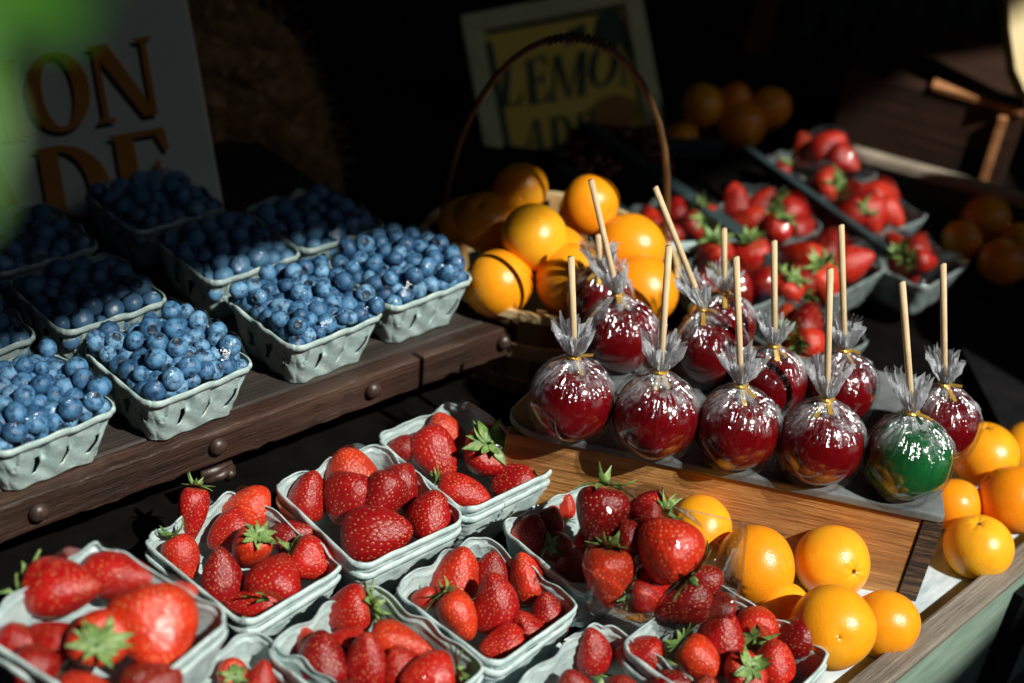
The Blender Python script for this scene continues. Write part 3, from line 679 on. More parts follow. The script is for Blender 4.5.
for i, (bx, by, rp, st, kind, lab) in enumerate(apples):
    b = U(bx, by, SZ); R = rp*depth(b+Vector((0,0,.035)))/F
    if i == 1: b += Vector((-.006, .045, 0))
    if i == 3: b += Vector((0, .02, 0))
    root = empty('candy_apple', b, random.uniform(0, 0), label=lab, cat='candy apple', group='candy apples on the slate slab')
    cz = .905*R; V, f = apple_body(i); obj('apple', [(x*R, y*R, z*R+cz) for x, y, z in V], f, MAT['candy_'+kind], root, True)
    # stick: from inside the apple to the pixel of its tip, on a plane through the apple facing the camera
    ax = b+Vector((0, 0, cz+.5*R)); tip = AT(*st, depth(b+Vector((0,0,.16)))-.0); dv = tip-ax
    low = ax-b; top = tip-b
    MB().tube([low, low.lerp(top, .5), top], .0029, 10).build('stick', MAT['stick'], root, True)
    lean = (dv.x/max(dv.z, .02), dv.y/max(dv.z, .02))
    V, f, cr, fan = wrapper(100+i, lean); s_ = lambda z: max(0, min(1, (z-.5)/.7))
    V = [((x+s_(z)*lean[0]*max(0,(min(z,1.2)-.5)))*R, (y+s_(z)*lean[1]*max(0,(min(z,1.2)-.5)))*R, z*R+cz) for x, y, z in V]
    w = link('wrapper', mesh('wrapper', V, f, MAT['cello'], attr={'sun_crease': cr, 'fan': fan}), root)
    nk = Vector((lean[0]*.70*R, lean[1]*.70*R, 1.235*R+cz)); g = MB()
    g.tube([nk+Vector((.145*R*math.cos(q), .145*R*math.sin(q), .01*R*math.sin(3*q))) for q in [2*PI*k/14 for k in range(15)]], .0016, 6)
    a0 = random.uniform(-2.4, -.8)
    for da, L in ((0, .40), (.7, .30)):
        e = Vector((math.cos(a0+da), math.sin(a0+da), random.uniform(-.8, .4)))
        g.beam(nk+e*.13*R, nk+e*(.13+L)*R, .0040, .0009)
    g.build('tie', MAT['gold'], root)

# ------------------------------------------------------------------ oranges
def orange(px, py, rp, z, label, group, stem=None, dep=None):
    p = U(px, py, z) if dep is None else AT(px, py, dep); R = rp*depth(p)/F
    if stem is None: q = rquat()
    else:
        a = math.radians(stem[0]); t = math.radians(stem[1]); q = Vector((0,0,1)).rotation_difference((CX*math.cos(a)+CY*math.sin(a))*math.cos(t)+CB*math.sin(t))
    o = link('orange', random.choice(OR), None, p, q, (R, R, R)); return tag(o, label, 'orange', group)
g = 'loose oranges in front of the crate'
orange(700,528,33,.850,'orange seen through the plastic beside the heaped tub', g)
orange(755,566,41,.853,'large glossy orange with bright highlight in front of the crate', g)
orange(832,562,38,.846,'orange with a dimpled navel facing forward by the crate', g, (-20, 62))
orange(782,612,30,.830,'half buried orange between the glossy one and the punnet', g)
orange(884,624,35,.828,'orange tucked behind the nearest one beside the tray rail', g)
orange(832,628,43,.862,'nearest large orange resting against the punnet and others', g)
orange(800,655,28,.828,'orange deep down under the nearest large one', g)
g = 'loose oranges right of the crate'
orange(985,455,34,.850,'topmost orange of the heap right of the candy apple slab', g)
orange(955,505,27,.835,'small orange squeezed against the right side of the crate', g)
orange(1012,500,36,.848,'orange cut off by the right edge of the view', g)
orange(978,547,34,.829,'lowest orange beside the weathered rail, right of the crate', g, (100, 30))
orange(1030,452,32,.83,'dim orange at the far right edge behind the heap', g)

# ---- splint basket with hoop handle, heaped with oranges
bc = Vector((.026, 1.335, TZ)); BR = .135; rz = .112
bk = empty('splint_basket', bc, 0, label='round wooden splint basket with hoop handle heaped with oranges', cat='basket')
def ring(mb, R, z, w, h, n=40):
    v = []; f = []
    for k in range(n):
        a = 2*PI*k/n
        for (dr, dz) in ((-w/2,-h/2), (w/2,-h/2), (w/2,h/2), (-w/2,h/2)): v.append(((R+dr)*math.cos(a), (R+dr)*math.sin(a), z+dz))
    for k in range(n):
        k2 = (k+1) % n
        for q in range(4): f.append((k*4+q, k*4+(q+1) % 4, k2*4+(q+1) % 4, k2*4+q))
    mb.add(v, f)
a = MB(); ring(a, BR+.003, rz, .006, .010); a.build('rim', MAT['rimwood'], bk, bevel=.001)
for z, R in ((.062, .124), (.012, .112)):
    a = MB(); ring(a, R, z, .005, .016); a.build('band', MAT['rimwood'] if z > .03 else MAT['wicker'], bk, bevel=.001)
for k in range(20):
    q = 2*PI*k/20; c, s = math.cos(q), math.sin(q); t = Vector((-s, c, 0)); lo = Vector((.104*c, .104*s, .004)); hi = Vector((.129*c, .129*s, rz+.004))
    MB().add([lo-t*.005, lo+t*.005, hi+t*.006, hi-t*.006, lo-t*.005-Vector((c*.002,s*.002,0)), lo+t*.005-Vector((c*.002,s*.002,0)), hi+t*.006-Vector((c*.002,s*.002,0)), hi-t*.006-Vector((c*.002,s*.002,0))],
             [(0,1,2,3),(7,6,5,4),(0,4,5,1),(1,5,6,2),(2,6,7,3),(3,7,4,0)]).build('slat', MAT['wicker'], bk)
a = MB(); ring(a, .05, .008, .10, .006); a.build('base', MAT['brownbox'], bk)
h = MB(); hp = []
for k in range(25):
    q = PI*k/24; hp.append((-.118*math.cos(q)*(1+.10*math.sin(q)), .010*math.cos(q), .06+.292*math.sin(q)**.85))
h.tube(hp, .0034, 8); h.build('hoop_handle', MAT['hoop'], bk, True)
h = MB()
for k in range(90):
    q = PI*(.42+.16*k/89); c = Vector((-.118*math.cos(q)*(1+.10*math.sin(q)), 0, .06+.292*math.sin(q)**.85)); w = k*.85
    h.v.append(c+Vector((.001*math.cos(w), .0042*math.sin(w), .0042*math.cos(w))))
vv = h.v; h = MB().tube(vv, .0016, 5); h.build('handle_wrap', MAT['brownbox'], bk, True)
g = 'oranges heaped in the hoop handled basket'
orange(462,222,24,.93,'very dim orange at the far left of the basket heap', g)
orange(520,190,28,.94,'dim orange at the back top of the basket, in shade', g)
orange(486,222,31,.945,'shaded brown-orange fruit with dark stem spot left in the basket', g, (110, 55))
orange(555,260,36,.935,'orange half hidden in the middle of the basket heap', g)
orange(590,205,30,.962,'bright orange at the top of the basket heap behind the tall stick', g)
orange(630,248,36,.935,'pale orange seen through cellophane right side of basket', g)
orange(498,284,36,.925,'bright orange at lower left touching the blueberry punnet', g)
orange(640,292,38,.915,'orange behind the cellophane tops at lower right of basket', g)
orange(534,238,35,.965,'glossy egg-shaped orange at the front centre of the basket', g)
orange(572,280,38,.935,'orange behind the left candy apple sticks, low in basket', g)
orange(610,300,34,.91,'low orange mostly hidden behind the back left candy apple', g)

# ------------------------------------------------------------------ front tray rail, table
r0 = U(843, 700, .822); r1 = U(1060, 523, .822); rd = (r1-r0); rd.z = 0; rd.normalize(); ro = Vector((rd.y, -rd.x, 0)); ryaw = math.atan2(rd.y, rd.x)
a0 = r0-rd*.55; RL = 1.15
tray = empty('display_tray', (a0.x, a0.y, TZ), ryaw, label='pale green painted display tray with weathered wooden rail at lower right', cat='tray')
MB().box((RL/2, -.002, .016), (RL, .022, .012), jit=.001).build('rail', MAT['rail'], tray, bevel=.003)
MB().box((RL/2, -.004, -.092), (RL, .014, .202)).build('front_board', MAT['greenpaint'], tray, bevel=.001)
s = (U(1020, 600, .80)-a0).dot(rd)
MB().box((s+.045, -.0165, -.10), (.06, .010, .185)).build('batten', MAT['cloth'], tray)
sm = (U(1012,505,.8)-a0).dot(rd); MB().box((sm/2+.02, .105, .003), (sm, .18, .004)).build('tray_floor', MAT['paper'], tray)
tbl = empty('display_table', (0, 1.2, 0), 0, label='dark display table carrying the front punnets, crate and shelf', cat='table')
tv = []
pc = [(-1.3,.1), (.0,.1)]
q0 = a0+rd*0; q1 = a0+rd*RL
poly = [(-1.2,-.2), (q0.x+ro.x*-.02, q0.y+ro.y*-.02), (q1.x-ro.x*.02, q1.y-ro.y*.02), (.72,2.6), (-1.2,2.6)]
n = len(poly); v = [(x, y-1.2, TZ-.03) for x, y in poly]+[(x, y-1.2, TZ) for x, y in poly]
obj('tabletop', v, [tuple(range(n))[::-1], tuple(n+k for k in range(n))]+[(k, (k+1) % n, n+(k+1) % n, n+k) for k in range(n)], MAT['tabletop'], tbl)
for lx, ly in ((-1.1,-.1), (.05,-.45), (.6,1.3), (-1.1,1.3)): MB().box((lx, ly, .385), (.06, .06, .77)).build('leg', MAT['darkwood'], tbl)

# ------------------------------------------------------------------ background: trays of strawberries
def bgp(key, label, where, c, berries, rim=.872, film=True):
    cc = U(*c, rim); root = empty('strawberry_punnet', (cc.x, cc.y, rim-.05), math.radians(random.uniform(-48, -38)), label=label, cat='punnet', group='out-of-focus strawberry punnets behind')
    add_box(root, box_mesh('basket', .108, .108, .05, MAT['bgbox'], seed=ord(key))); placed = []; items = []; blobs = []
    inv = Matrix.Rotation(-root.rotation_euler.z, 3, 'Z')
    for (x, y, w, l, ang, leaf) in berries:
        leaf = leaf or (int(x*7+y) % 3 != 1)
        o, p, r = strawberry(x, y, w*1.02, l*1.1, ang, -35 if leaf else 10, leaf, rim-.002, placed); tag(o, group='strawberries in '+where); items.append((o, x, y)); blobs += [(*(inv @ (pp-root.location)), rr) for pp, rr in r]
    row_labels(items, where, 'strawberry')
    if film: V, f = film_mesh(.108, .108, .05, blobs, n=24, seed=5); obj('film', V, f, MAT['tubfilm'], root, True)
    return root
bgp('a', 'blurred strawberry punnet just right of the basket handle', 'the punnet by the handle', (680,222), [(650,222,12,14,100,0), (676,212,14,15,80,0), (690,226,14,12,200,1), (707,222,14,15,-60,0), (668,236,13,14,10,0)])
bgp('b', 'blurred strawberry punnet in the sunlit middle of the rear rows', 'the sunlit middle rear punnet', (764,220), [(735,202,15,17,100,0), (762,208,17,19,60,0), (790,215,17,18,-20,0), (748,222,15,16,180,0), (775,232,15,14,240,1), (800,228,13,15,20,1)])
bgp('c', 'blurred punnet of dark strawberries behind the upright sticks', 'the rear punnet behind upright sticks', (738,276), [(715,262,16,20,-90,0), (752,262,17,20,-80,0), (735,290,17,18,-60,0), (762,285,16,18,200,0), (705,285,14,16,80,0)])
bgp('d', 'blurred punnet of glossy strawberries behind the tallest stick', 'the glossy rear punnet', (822,262), [(800,262,19,22,160,0), (828,252,18,22,60,0), (852,262,17,20,20,0), (786,292,15,14,240,1), (822,285,17,19,-80,0), (800,280,14,15,100,0)])
bgp('e', 'blurred strawberry punnet in the right-hand rear column', 'the right-hand rear punnet', (868,208), [(858,200,16,18,120,0), (878,198,16,17,20,0), (868,216,17,18,-70,0), (888,214,14,16,-40,0), (848,216,13,15,200,0)])
far_p = bgp('f', 'farthest strawberry punnet with a glinting plastic lid edge', 'the farthest glinting punnet', (822,166), [(805,150,14,16,100,0), (826,150,18,19,60,0), (843,160,14,16,-30,0), (822,186,17,14,190,0), (780,172,8,9,240,1)])
bgp('g', 'small blurred punnet of strawberries next to the dark right side', 'the rear punnet beside the dark', (908,256), [(898,250,14,17,110,0), (916,250,14,16,60,1), (905,268,14,16,-60,0), (922,262,12,14,0,0)])
bgp('h', 'blurred red strawberry punnet peeking between candy apples', 'the punnet between candy apples', (800,330), [(788,326,18,20,100,0), (806,324,16,20,60,0), (792,345,15,17,-60,0), (812,342,14,16,0,0)])
# clear lid edge that catches the sun
b = far_p.location; Rz = Matrix.Rotation(-far_p.rotation_euler.z, 3, 'Z'); p0 = Rz @ (AT(768,155,1.62)-b); p1 = Rz @ (AT(846,177,1.62)-b); dv = Rz @ Vector((.02, .09, .012))
gl = MB().add([p0, p1, p1+dv, p0+dv], [(0,1,2,3)]).build('lid', MAT['tubfilm'], far_p)
MB().tube([p0, p0.lerp(p1,.3)+Vector((0,0,.002)), p0.lerp(p1,.7)-Vector((0,0,.001)), p1], [.0022,.0035,.003,.0028], 8).build('lid_edge', MAT['tubfilm'], gl, True)
# tray dividers
dv_ = empty('rear_tray', (0, 0, TZ), 0, label='dark teal tray whose rails divide the rear strawberry punnets', cat='tray')
def bar(name, a, b_, z, w, h_, mat): MB().beam(U(*a, z)-Vector((0,0,TZ)), U(*b_, z)-Vector((0,0,TZ)), w, h_).build(name, mat, dv_, bevel=.002)
bar('divider', (585,128), (772,262), .882, .022, .02, MAT['teal'])
bar('divider', (560,170), (640,232), .875, .018, .02, MAT['teal'])
bar('divider', (745,150), (900,262), .872, .012, .014, MAT['teal'])
bar('cross_rail', (668,247), (766,243), .884, .008, .01, MAT['pulp'])
bar('divider', (640,150), (720,146), .86, .02, .02, MAT['teal'])
# dark cherries in the shaded tray
vb2 = []; fb2 = []; sv = [(math.sin(t)*math.cos(p), math.sin(t)*math.sin(p), math.cos(t)) for t in np.linspace(.01, PI-.01, 9) for p in np.linspace(0, 2*PI, 12, endpoint=False)]; sf = [q[::-1] for q in lathe_grid(12, 9)]
for k in range(220):
    px, py = random.uniform(575, 668), random.uniform(130, 178); p = U(px, py, .845+random.uniform(0, .03)); r = random.uniform(.009, .012); b0 = len(vb2)
    vb2 += [(p.x+r*q[0], p.y+r*q[1], p.z+r*q[2]) for q in sv]; fb2 += [tuple(b0+i for i in q) for q in sf]
tag(link('dark_cherries', mesh('dark_cherries', vb2, fb2, MAT['cherry'], smooth=True)), 'heap of dark red fruit in deep shade behind the basket handle', 'fruit', kind='stuff')
g = 'dim oranges far behind in shade'
for (x, y, r, lab) in ((703,106,22,'left of the far dim oranges behind the strawberries'), (742,124,26,'front one of the far dim oranges, largest and lowest'), (770,108,22,'right one of the far dim oranges under the dark backdrop'), (735,100,18,'rear one of the far dim oranges, barely visible'), (682,140,18,'far dim orange lowest at left beside the basket handle')):
    orange(x, y, r, 0, lab, g, dep=1.95)
# far bin with oranges and rail
fb_a = U(850,152,.885); fb_b = U(1090,218,.885)
fbin = empty('fruit_bin', (0,0,TZ), 0, label='dull green fruit bin with pale weathered rail at upper right', cat='bin')
o_ = Vector((0,0,TZ))
MB().beam(fb_a-o_, fb_b-o_, .022, .016).build('rail', MAT['rail_pale'], fbin, bevel=.004)
dn = (fb_b-fb_a).normalized(); off = Vector((-dn.y, dn.x, 0))*.004
MB().beam(fb_a-o_+off-Vector((0,0,.05)), fb_b-o_+off-Vector((0,0,.05)), .012, .083).build('back_board', MAT['darkgreen'], fbin)
bin_floor_a = fb_a-o_-off*40; 
g = 'oranges sitting in the green fruit bin'
for (x, y, r, lab) in ((986,220,26,'yellowish orange on top in the green bin below the pale rail'), (1003,262,25,'dim orange low in the green bin'), (1018,240,18,'dim orange at right edge in the green bin'), (962,240,20,'very dark orange at left in the green bin')):
    orange(x, y, r, .85, lab, g)
# brown box: body darkened as if shaded, ledge and edge strip coloured as sunlit
c = AT(945,132,1.93); byaw = math.atan2(dn.y, dn.x)
bx = empty('brown_box', (c.x, c.y, TZ), byaw, label='aged brown wooden box with sunlit top edge beyond the green bin', cat='box')
tl_ = AT(925,84,1.93); hh = tl_.z-TZ
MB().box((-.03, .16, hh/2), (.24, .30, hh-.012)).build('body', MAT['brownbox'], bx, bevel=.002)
MB().box((.026, .03, hh), (.125, .05, .010), jit=.002).build('top_ledge', MAT['sunlit_wood'], bx, bevel=.002)
MB().box((.066, .006, hh/2-.004), (.012, .014, hh-.016)).build('sunlit_edge', MAT['sunlit_wood'], bx, bevel=.002)
# slatted dark crate far right, cream board at the right edge
for x_, dp, rw, lb in ((757, 2.45, .045, 'dim brown wooden stall post rising behind the far oranges'), (222, 2.5, .05, 'dim reddish wooden stall post above the straw bale')):
    pb = AT(x_, 40, dp); pst = MB().box((0, 0, 1.2), (rw, rw, 2.4)).build('stall_post', MAT['post'], None, bevel=.003, loc=(pb.x, pb.y, .002)); tag(pst, lb, 'post')
sc_ = empty('slatted_crate', AT(900,40,2.5), byaw, label='dark slatted crate in deep shade at the upper right', cat='crate')
for k in range(7): MB().box((-.16+.045*k, 0, .0), (.022, .012, .24)).build('slat', MAT['darkgreen'], sc_)
MB().box((-.03, .06, -.11), (.36, .10, .02)).build('base', MAT['darkwood'], sc_)
MB().box((-.03, .01, .10), (.36, .010, .02)).build('top_rail', MAT['darkwood'], sc_)
kb = AT(962,70,2.2)
cb = empty('cream_board', AT(1030,20,1.85), 0, label='cream painted board with green back leaning at the far right edge', cat='board')
b = cb.location; q = [AT(1008,-30,1.85)-b, AT(1010,28,1.85)-b, AT(1016,70,1.85)-b, AT(1026,92,1.85)-b, AT(1080,100,1.85)-b, AT(1080,-30,1.85)-b]
MB().add(q+[p-FW*-.012 for p in q], [(5,4,3,2,1,0), (6,7,8,9,10,11)]+[(k, (k+1) % 6, 6+(k+1) % 6, 6+k) for k in range(6)]).build('face', MAT['creamboard'], cb)
q2 = [p+FW*.016-CX*.003 for p in q]; MB().add(q2+[p+FW*.01 for p in q2], [(5,4,3,2,1,0), (6,7,8,9,10,11)]+[(k, (k+1) % 6, 6+(k+1) % 6, 6+k) for k in range(6)]).build('backing', MAT['leaf'], cb)
# outline of a black sheet to darken the table at right rear
cv = [U(905,300,.806), U(1100,330,.806), U(1180,520,.806), U(960,470,.806)]
# ------------------------------------------------------------------ signs
def arc(cx, cy, rx, ry, a0, a1, n): return [(cx+rx*math.cos(math.radians(a0+(a1-a0)*k/n)), cy+ry*math.sin(math.radians(a0+(a1-a0)*k/n))) for k in range(n+1)]
def serif(x, y, w, up): h = .05; return [(x-w, y), (x+w, y), (x+w*.62, y+(h if up else -h)), (x-w*.62, y+(h if up else -h))]
def stem(x, w): return [[(x-w/2, 0), (x+w/2, 0), (x+w/2, 1), (x-w/2, 1)], serif(x, 0, w*.85, True), serif(x, 1, w*.85, False)]
def strip(o, i): return [[o[k], o[k+1], i[k+1], i[k]] for k in range(len(o)-1)]
T, t_ = .20, .07
GL = {
 'O': (.80, strip(arc(.40,.5,.40,.52,0,360,36), arc(.40,.5,.20,.455,0,360,36))),
 'L': (.62, stem(.16,T)+[[(.2,0),(.60,0),(.62,.26),(.57,.26),(.50,.06),(.2,.06)]]),
 'E': (.64, stem(.16,T)+[[(.2,0),(.62,0),(.64,.26),(.59,.26),(.50,.06),(.2,.06)], [(.2,.94),(.50,.94),(.57,.76),(.62,.76),(.60,1),(.2,1)], [(.24,.46),(.42,.46),(.46,.37),(.50,.37),(.50,.66),(.46,.66),(.42,.54),(.24,.54)]]),
 'D': (.76, stem(.16,T)+strip(arc(.24,.5,.52,.5,-90,90,22), arc(.24,.5,.30,.44,-90,90,22))),
 'N': (.84, [[(.05,0),(.12,0),(.12,1),(.05,1)], serif(.085,0,.13,True), serif(.10,1,.12,False), [(.66,0),(.73,0),(.73,1),(.66,1)], serif(.695,1,.13,False), [(.02,1),(.24,1),(.73,0),(.56,0)]]),
 'M': (1.0, [[(.05,0),(.12,0),(.12,1),(.05,1)], serif(.085,0,.13,True), [(.04,1),(.24,1),(.54,.02),(.46,.02)], [(.47,.02),(.53,.02),(.82,1),(.74,1)], [(.74,0),(.94,0),(.94,1),(.74,1)], serif(.84,0,.17,True), serif(.86,1,.14,False)]),
 'A': (.84, [[(.06,0),(.13,0),(.43,1),(.36,1)], [(.36,1),(.50,1),(.80,0),(.58,0)], [(.20,.30),(.60,.30),(.58,.37),(.23,.37)], serif(.09,0,.12,True), serif(.69,0,.17,True)])}
def lettering(word, h, x0, y0, z0, gap=.06, xs=1., shear=0, thick=.0012, loose=0):
    mb = MB(); x = x0; e = 0; rl = random.Random(9)
    for ch in word:
        adv, polys = GL[ch]; jy = rl.uniform(-1, 1)*loose*h*.5; jr = rl.uniform(-1, 1)*loose; jx = x+adv*h*xs*.5
        for p in polys:
            e += 1; pts = [(x+(q[0]+shear*q[1])*h*xs, y0+jy+q[1]*h) for q in p]; pts = [(a_-jr*(b_-y0-h*.5), b_+jr*(a_-jx)) for a_, b_ in pts]; n = len(pts); zt = z0+thick+.00002*(e % 23)
            mb.add([(a, b, z0) for a, b in pts]+[(a, b, zt) for a, b in pts], [tuple(range(n))[::-1], tuple(n+k for k in range(n))]+[(k, (k+1) % n, n+(k+1) % n, n+k) for k in range(n)])
        x += (adv+gap)*h*xs
    return mb, x
def sign_root(name, px, py, dep, rot, lean, **t):
    """local x right, y up along the board, z toward the viewer"""
    a = math.radians(rot); X = CX*math.cos(a)+CY*math.sin(a); Y = -CX*math.sin(a)+CY*math.cos(a)
    Y = (Y+CB*math.tan(math.radians(lean))).normalized(); Z = X.cross(Y).normalized(); X = Y.cross(Z)
    o = empty(name, (0,0,0), **t); M = Matrix((X, Y, Z)).transposed().to_4x4(); M.translation = AT(px, py, dep); o.matrix_world = M
    o.rotation_mode = 'QUATERNION'; o.rotation_quaternion = M.to_quaternion(); o.location = M.translation
    return o
k1 = 1.5/F                                     # metres per pixel at the first sign
s1 = sign_root('lemonade_sign', 215, 168, 1.5, 10, 0, label='pale painted board reading LEMONADE in brown shaded serif letters', cat='sign')
Wd = .40; Hd = .30
MB().box((-Wd/2, Hd/2-.08, -.006), (Wd, Hd, .012)).build('board', MAT['cream'], s1, bevel=.001)
def place_word(word, h, xr, yb, xs, parent):  # right aligned
    _, w = lettering(word, h, 0, 0, 0, xs=xs); mb, _ = lettering(word, h, xr-w, yb, .0004, xs=xs); sh, _ = lettering(word, h, xr-w-.0042, yb-.0042, .0001, xs=xs, thick=.0004)
    sh.build('letter_shadow', MAT['black_letter'], parent); mb.build('lettering', MAT['brown_letter'], parent)
place_word('LEMON', 78*k1, -33*k1, 63*k1, 1.02, s1)
place_word('ADE', 94*k1, -34*k1, -45*k1, 1.0, s1)
# straw bale behind, with the board leaning on it
c = AT(290,150,1.80)
sb = MB(); R_ = random.Random(5)
bale = empty('straw_bale', (c.x-.16, c.y+.02, TZ), .3, label='dim straw bale standing in shade behind the lemonade board', cat='bale')
NB = 22; v = []; f = []
for i in range(NB):
    for j in range(NB):
        u = i/(NB-1)*2-1; w = j/(NB-1)*2-1; r = max(abs(u), abs(w)); k = 1-max(0, r-.55)**2*1.6
        v.append((.20*u+R_.uniform(-.008,.008), .14*w+R_.uniform(-.008,.008), .19*k+R_.uniform(-.006,.006)+.02-.10*(u>0)*u*u))
f = [(i*NB+j, (i+1)*NB+j, (i+1)*NB+j+1, i*NB+j+1) for i in range(NB-1) for j in range(NB-1)]
edge_i = [i*NB for i in range(NB)]+[(NB-1)*NB+j for j in range(1, NB)]+[i*NB+NB-1 for i in range(NB-2, -1, -1)]+[j for j in range(NB-2, 0, -1)]
b0 = len(v); v += [(v[i][0]*1.02, v[i][1]*1.02, 0) for i in edge_i]; n = len(edge_i)
f += [(edge_i[k], b0+k, b0+(k+1) % n, edge_i[(k+1) % n]) for k in range(n)]
sb.add(v, f)
for k in range(2600):
    u, w = R_.uniform(-1,1), R_.uniform(-1,1)
    if R_.random() < .45: w = -1+R_.random()*.12
    r = max(abs(u), abs(w)); z = (.19*(1-max(0, r-.55)**2*1.6)+.02-.10*max(0,u)*u)
    if w < -.9: z *= R_.uniform(.2, 1.03)
    p = Vector((.20*u, .14*w*1.02, z+.003)); d = Vector((R_.gauss(0,1), R_.gauss(0,.6), R_.gauss(0,.5))).normalized(); L = R_.uniform(.012, .04); s = d.cross(Vector((0,0,1))).normalized()*R_.uniform(.0008,.0016)
    q = p+d*L+Vector((0,0,R_.uniform(0,.012))); sb.add([p-s, p+s, q+s, q-s], [(0,1,2,3)])
sb.build('straw', MAT['straw'], bale)
# second sign
k2 = 2.0/F
s2 = sign_root('framed_sign', 565, 84, 2.0, 10.5, 0, label='blurred ochre LEMONADE sign in pale green frame behind the basket', cat='sign')
W2, H2 = 182*k2, 172*k2
MB().box((0, 0, -.008), (W2-.002, H2-.002, .010)).build('panel', MAT['yellow'], s2)
for (cx, cy, w, h_) in ((0, H2/2-.013, W2, .026), (0, -H2/2+.013, W2, .026), (-W2/2+.013, 0, .026, H2-.0525), (W2/2-.013, 0, .026, H2-.0525)):
    MB().box((cx, cy, 0), (w, h_, .014)).build('frame', MAT['frame2'], s2, bevel=.002)
bd = MB()
for (cx, cy, w, h_) in ((-W2/2+.033, -.004, .010, H2-.075), (0, H2/2-.030, W2-.06, .005), (-.02, -H2/2+.032, W2-.10, .008)): bd.box((cx, cy, -.0018), (w, h_, .002))
bd.build('border_line', MAT['inkgreen'], s2)
a, _ = lettering('LEMON', .062, -.096, -.016, -.0025, xs=.84, shear=.25, loose=.16); a.build('lettering', MAT['inkgreen'], s2)
a, _ = lettering('ADE', .048, -.078, -.088, -.0025, xs=.9, shear=.25, loose=.18); a.build('lettering', MAT['inkgreen'], s2)
# painted fruit and leaves
def blob(name, pts, mat, z): 
    n = len(pts); MB().add([(x, y, z) for x, y in pts]+[(x, y, z+.001) for x, y in pts], [tuple(range(n))[::-1], tuple(n+k for k in range(n))]+[(k, (k+1) % n, n+(k+1) % n, n+k) for k in range(n)]).build(name, mat, s2)
blob('painted_fruit', [(.060+.034*math.cos(q)*(1+.1*math.cos(2*q)), -.052+.026*math.sin(q)) for q in np.linspace(0, 2*PI, 28, endpoint=False)], MAT['rustpaint'], -.0028)
blob('painted_leaf', [(.050, .058), (.062, .085), (.092, .092), (.100, .060), (.098, .038), (.072, .044)], MAT['inkgreen'], -.0026)
blob('painted_leaf', [(.008, .052), (.018, .074), (.044, .080), (.040, .056)], MAT['inkgreen'], -.0026)

# ------------------------------------------------------------------ near leaves (out of focus at the upper left)
lf = empty('leafy_sprig', AT(20,40,.235), 0, label='blurred bright green leaves very close at the upper left corner', cat='plant')
b = lf.location
def leafm(px, py, dep, L, W, ang, tilt):
    c = AT(px, py, dep)-b; a = math.radians(ang); X = CX*math.cos(a)+CY*math.sin(a); S = (-CX*math.sin(a)+CY*math.cos(a))*math.cos(math.radians(tilt))+CB*math.sin(math.radians(tilt)); Z = X.cross(S)
    v = []; f = []; m = 10
    for j in range(m+1):
        t = j/m; w = W*math.sin(PI*t**.8)*.5+.0003; p = c+X*L*(t-.5)+Z*(.10*L*(t-.5)**2)
        v += [p-S*w+Z*w*.25, p, p+S*w+Z*w*.25]
    for j in range(m): f += [(3*j, 3*j+1, 3*j+4, 3*j+3), (3*j+1, 3*j+2, 3*j+5, 3*j+4)]
    obj('leaf', v, f, MAT['leaf'], lf, True)
for (x_, y_, L_, W_, a_, t_) in ((58,8,.013,.0075,15,25),(20,-16,.016,.009,-10,10),(-22,120,.016,.006,95,40),(-26,190,.012,.005,80,30),(-44,40,.02,.010,100,20)): leafm(x_, y_, .235, L_, W_, a_, t_)
st = MB(); st.tube([AT(-70,260,.235)-b, AT(-50,120,.235)-b, AT(-20,20,.235)-b, AT(20,-60,.235)-b, AT(60,-160,.24)-b], .0008, 6); st.build('stem', MAT['leaf'], lf, True)

# ------------------------------------------------------------------ setting
gr = obj('ground', [(-60,-60,0), (60,-60,0), (60,60,0), (-60,60,0)], [(0,1,2,3)], MAT['asphalt']); tag(gr, 'dark asphalt ground', 'ground', kind='structure')
bw = MB(); nn = 40; v = []; f = []  # black sheet added so the background stays dark
for i in range(nn+1):
    x = -5+13*i/nn
    for z in (0.002, 4.58): v.append((x, 2.95+.04*math.sin(i*1.3)+.0*z, z))
f = [(2*i, 2*i+2, 2*i+3, 2*i+1) for i in range(nn)]
bd_ = obj('dark_backdrop', v, f, MAT['cloth'], None, True); mm = bd_.modifiers.new('thickness', 'SOLIDIFY'); mm.thickness = .004
tag(bd_, 'black sheet added behind the whole stall to keep the background dark', 'backdrop')
# black sheet added beyond the oranges to keep the right rear dark
qs = [U(930,292,.81), U(1120,330,.81), U(1220,560,.81), U(1000,430,.81)]
n = 4; v = [(p.x, p.y, .802) for p in qs]+[(p.x, p.y, .815) for p in qs]
dc = obj('dark_sheet', v, [tuple(range(n))[::-1], tuple(n+k for k in range(n))]+[(k, (k+1) % n, n+(k+1) % n, n+k) for k in range(n)], MAT['cloth']); tag(dc, 'black sheet added to darken the table right of the candy apples', 'cloth')
# awning whose edge throws the shade over the back of the stall
HZ = 4.6
sh = [(-6.4, -5.2, .95)]+[tuple(U(*p, .96)) for p in ((-60,370), (75,324), (205,274), (330,236), (440,240), (495,248), (533,214), (549,178), (600,152), (690,172), (760,140), (800,122), (905,84), (930,62), (1060,44))]+[(2.4, 2.35, .95), (5.5, 6.5, .95), (-7.5, 6.5, .95), (-7.5, -5.2, .95)]
cv = [Vector(p)+SUN*((HZ-p[2])/SUN.z) for p in sh]; n = len(cv)
aw = empty('awning', (cv[0].x, cv[0].y, 0), label='dark canvas awning over the back of the stall', cat='awning')
o0 = aw.location; v = [p-o0 for p in cv]+[p-o0+Vector((0,0,.006)) for p in cv]
obj('canvas', v, [tuple(range(n))[::-1], tuple(n+k for k in range(n))]+[(k, (k+1) % n, n+(k+1) % n, n+k) for k in range(n)], MAT['canvas'], aw)
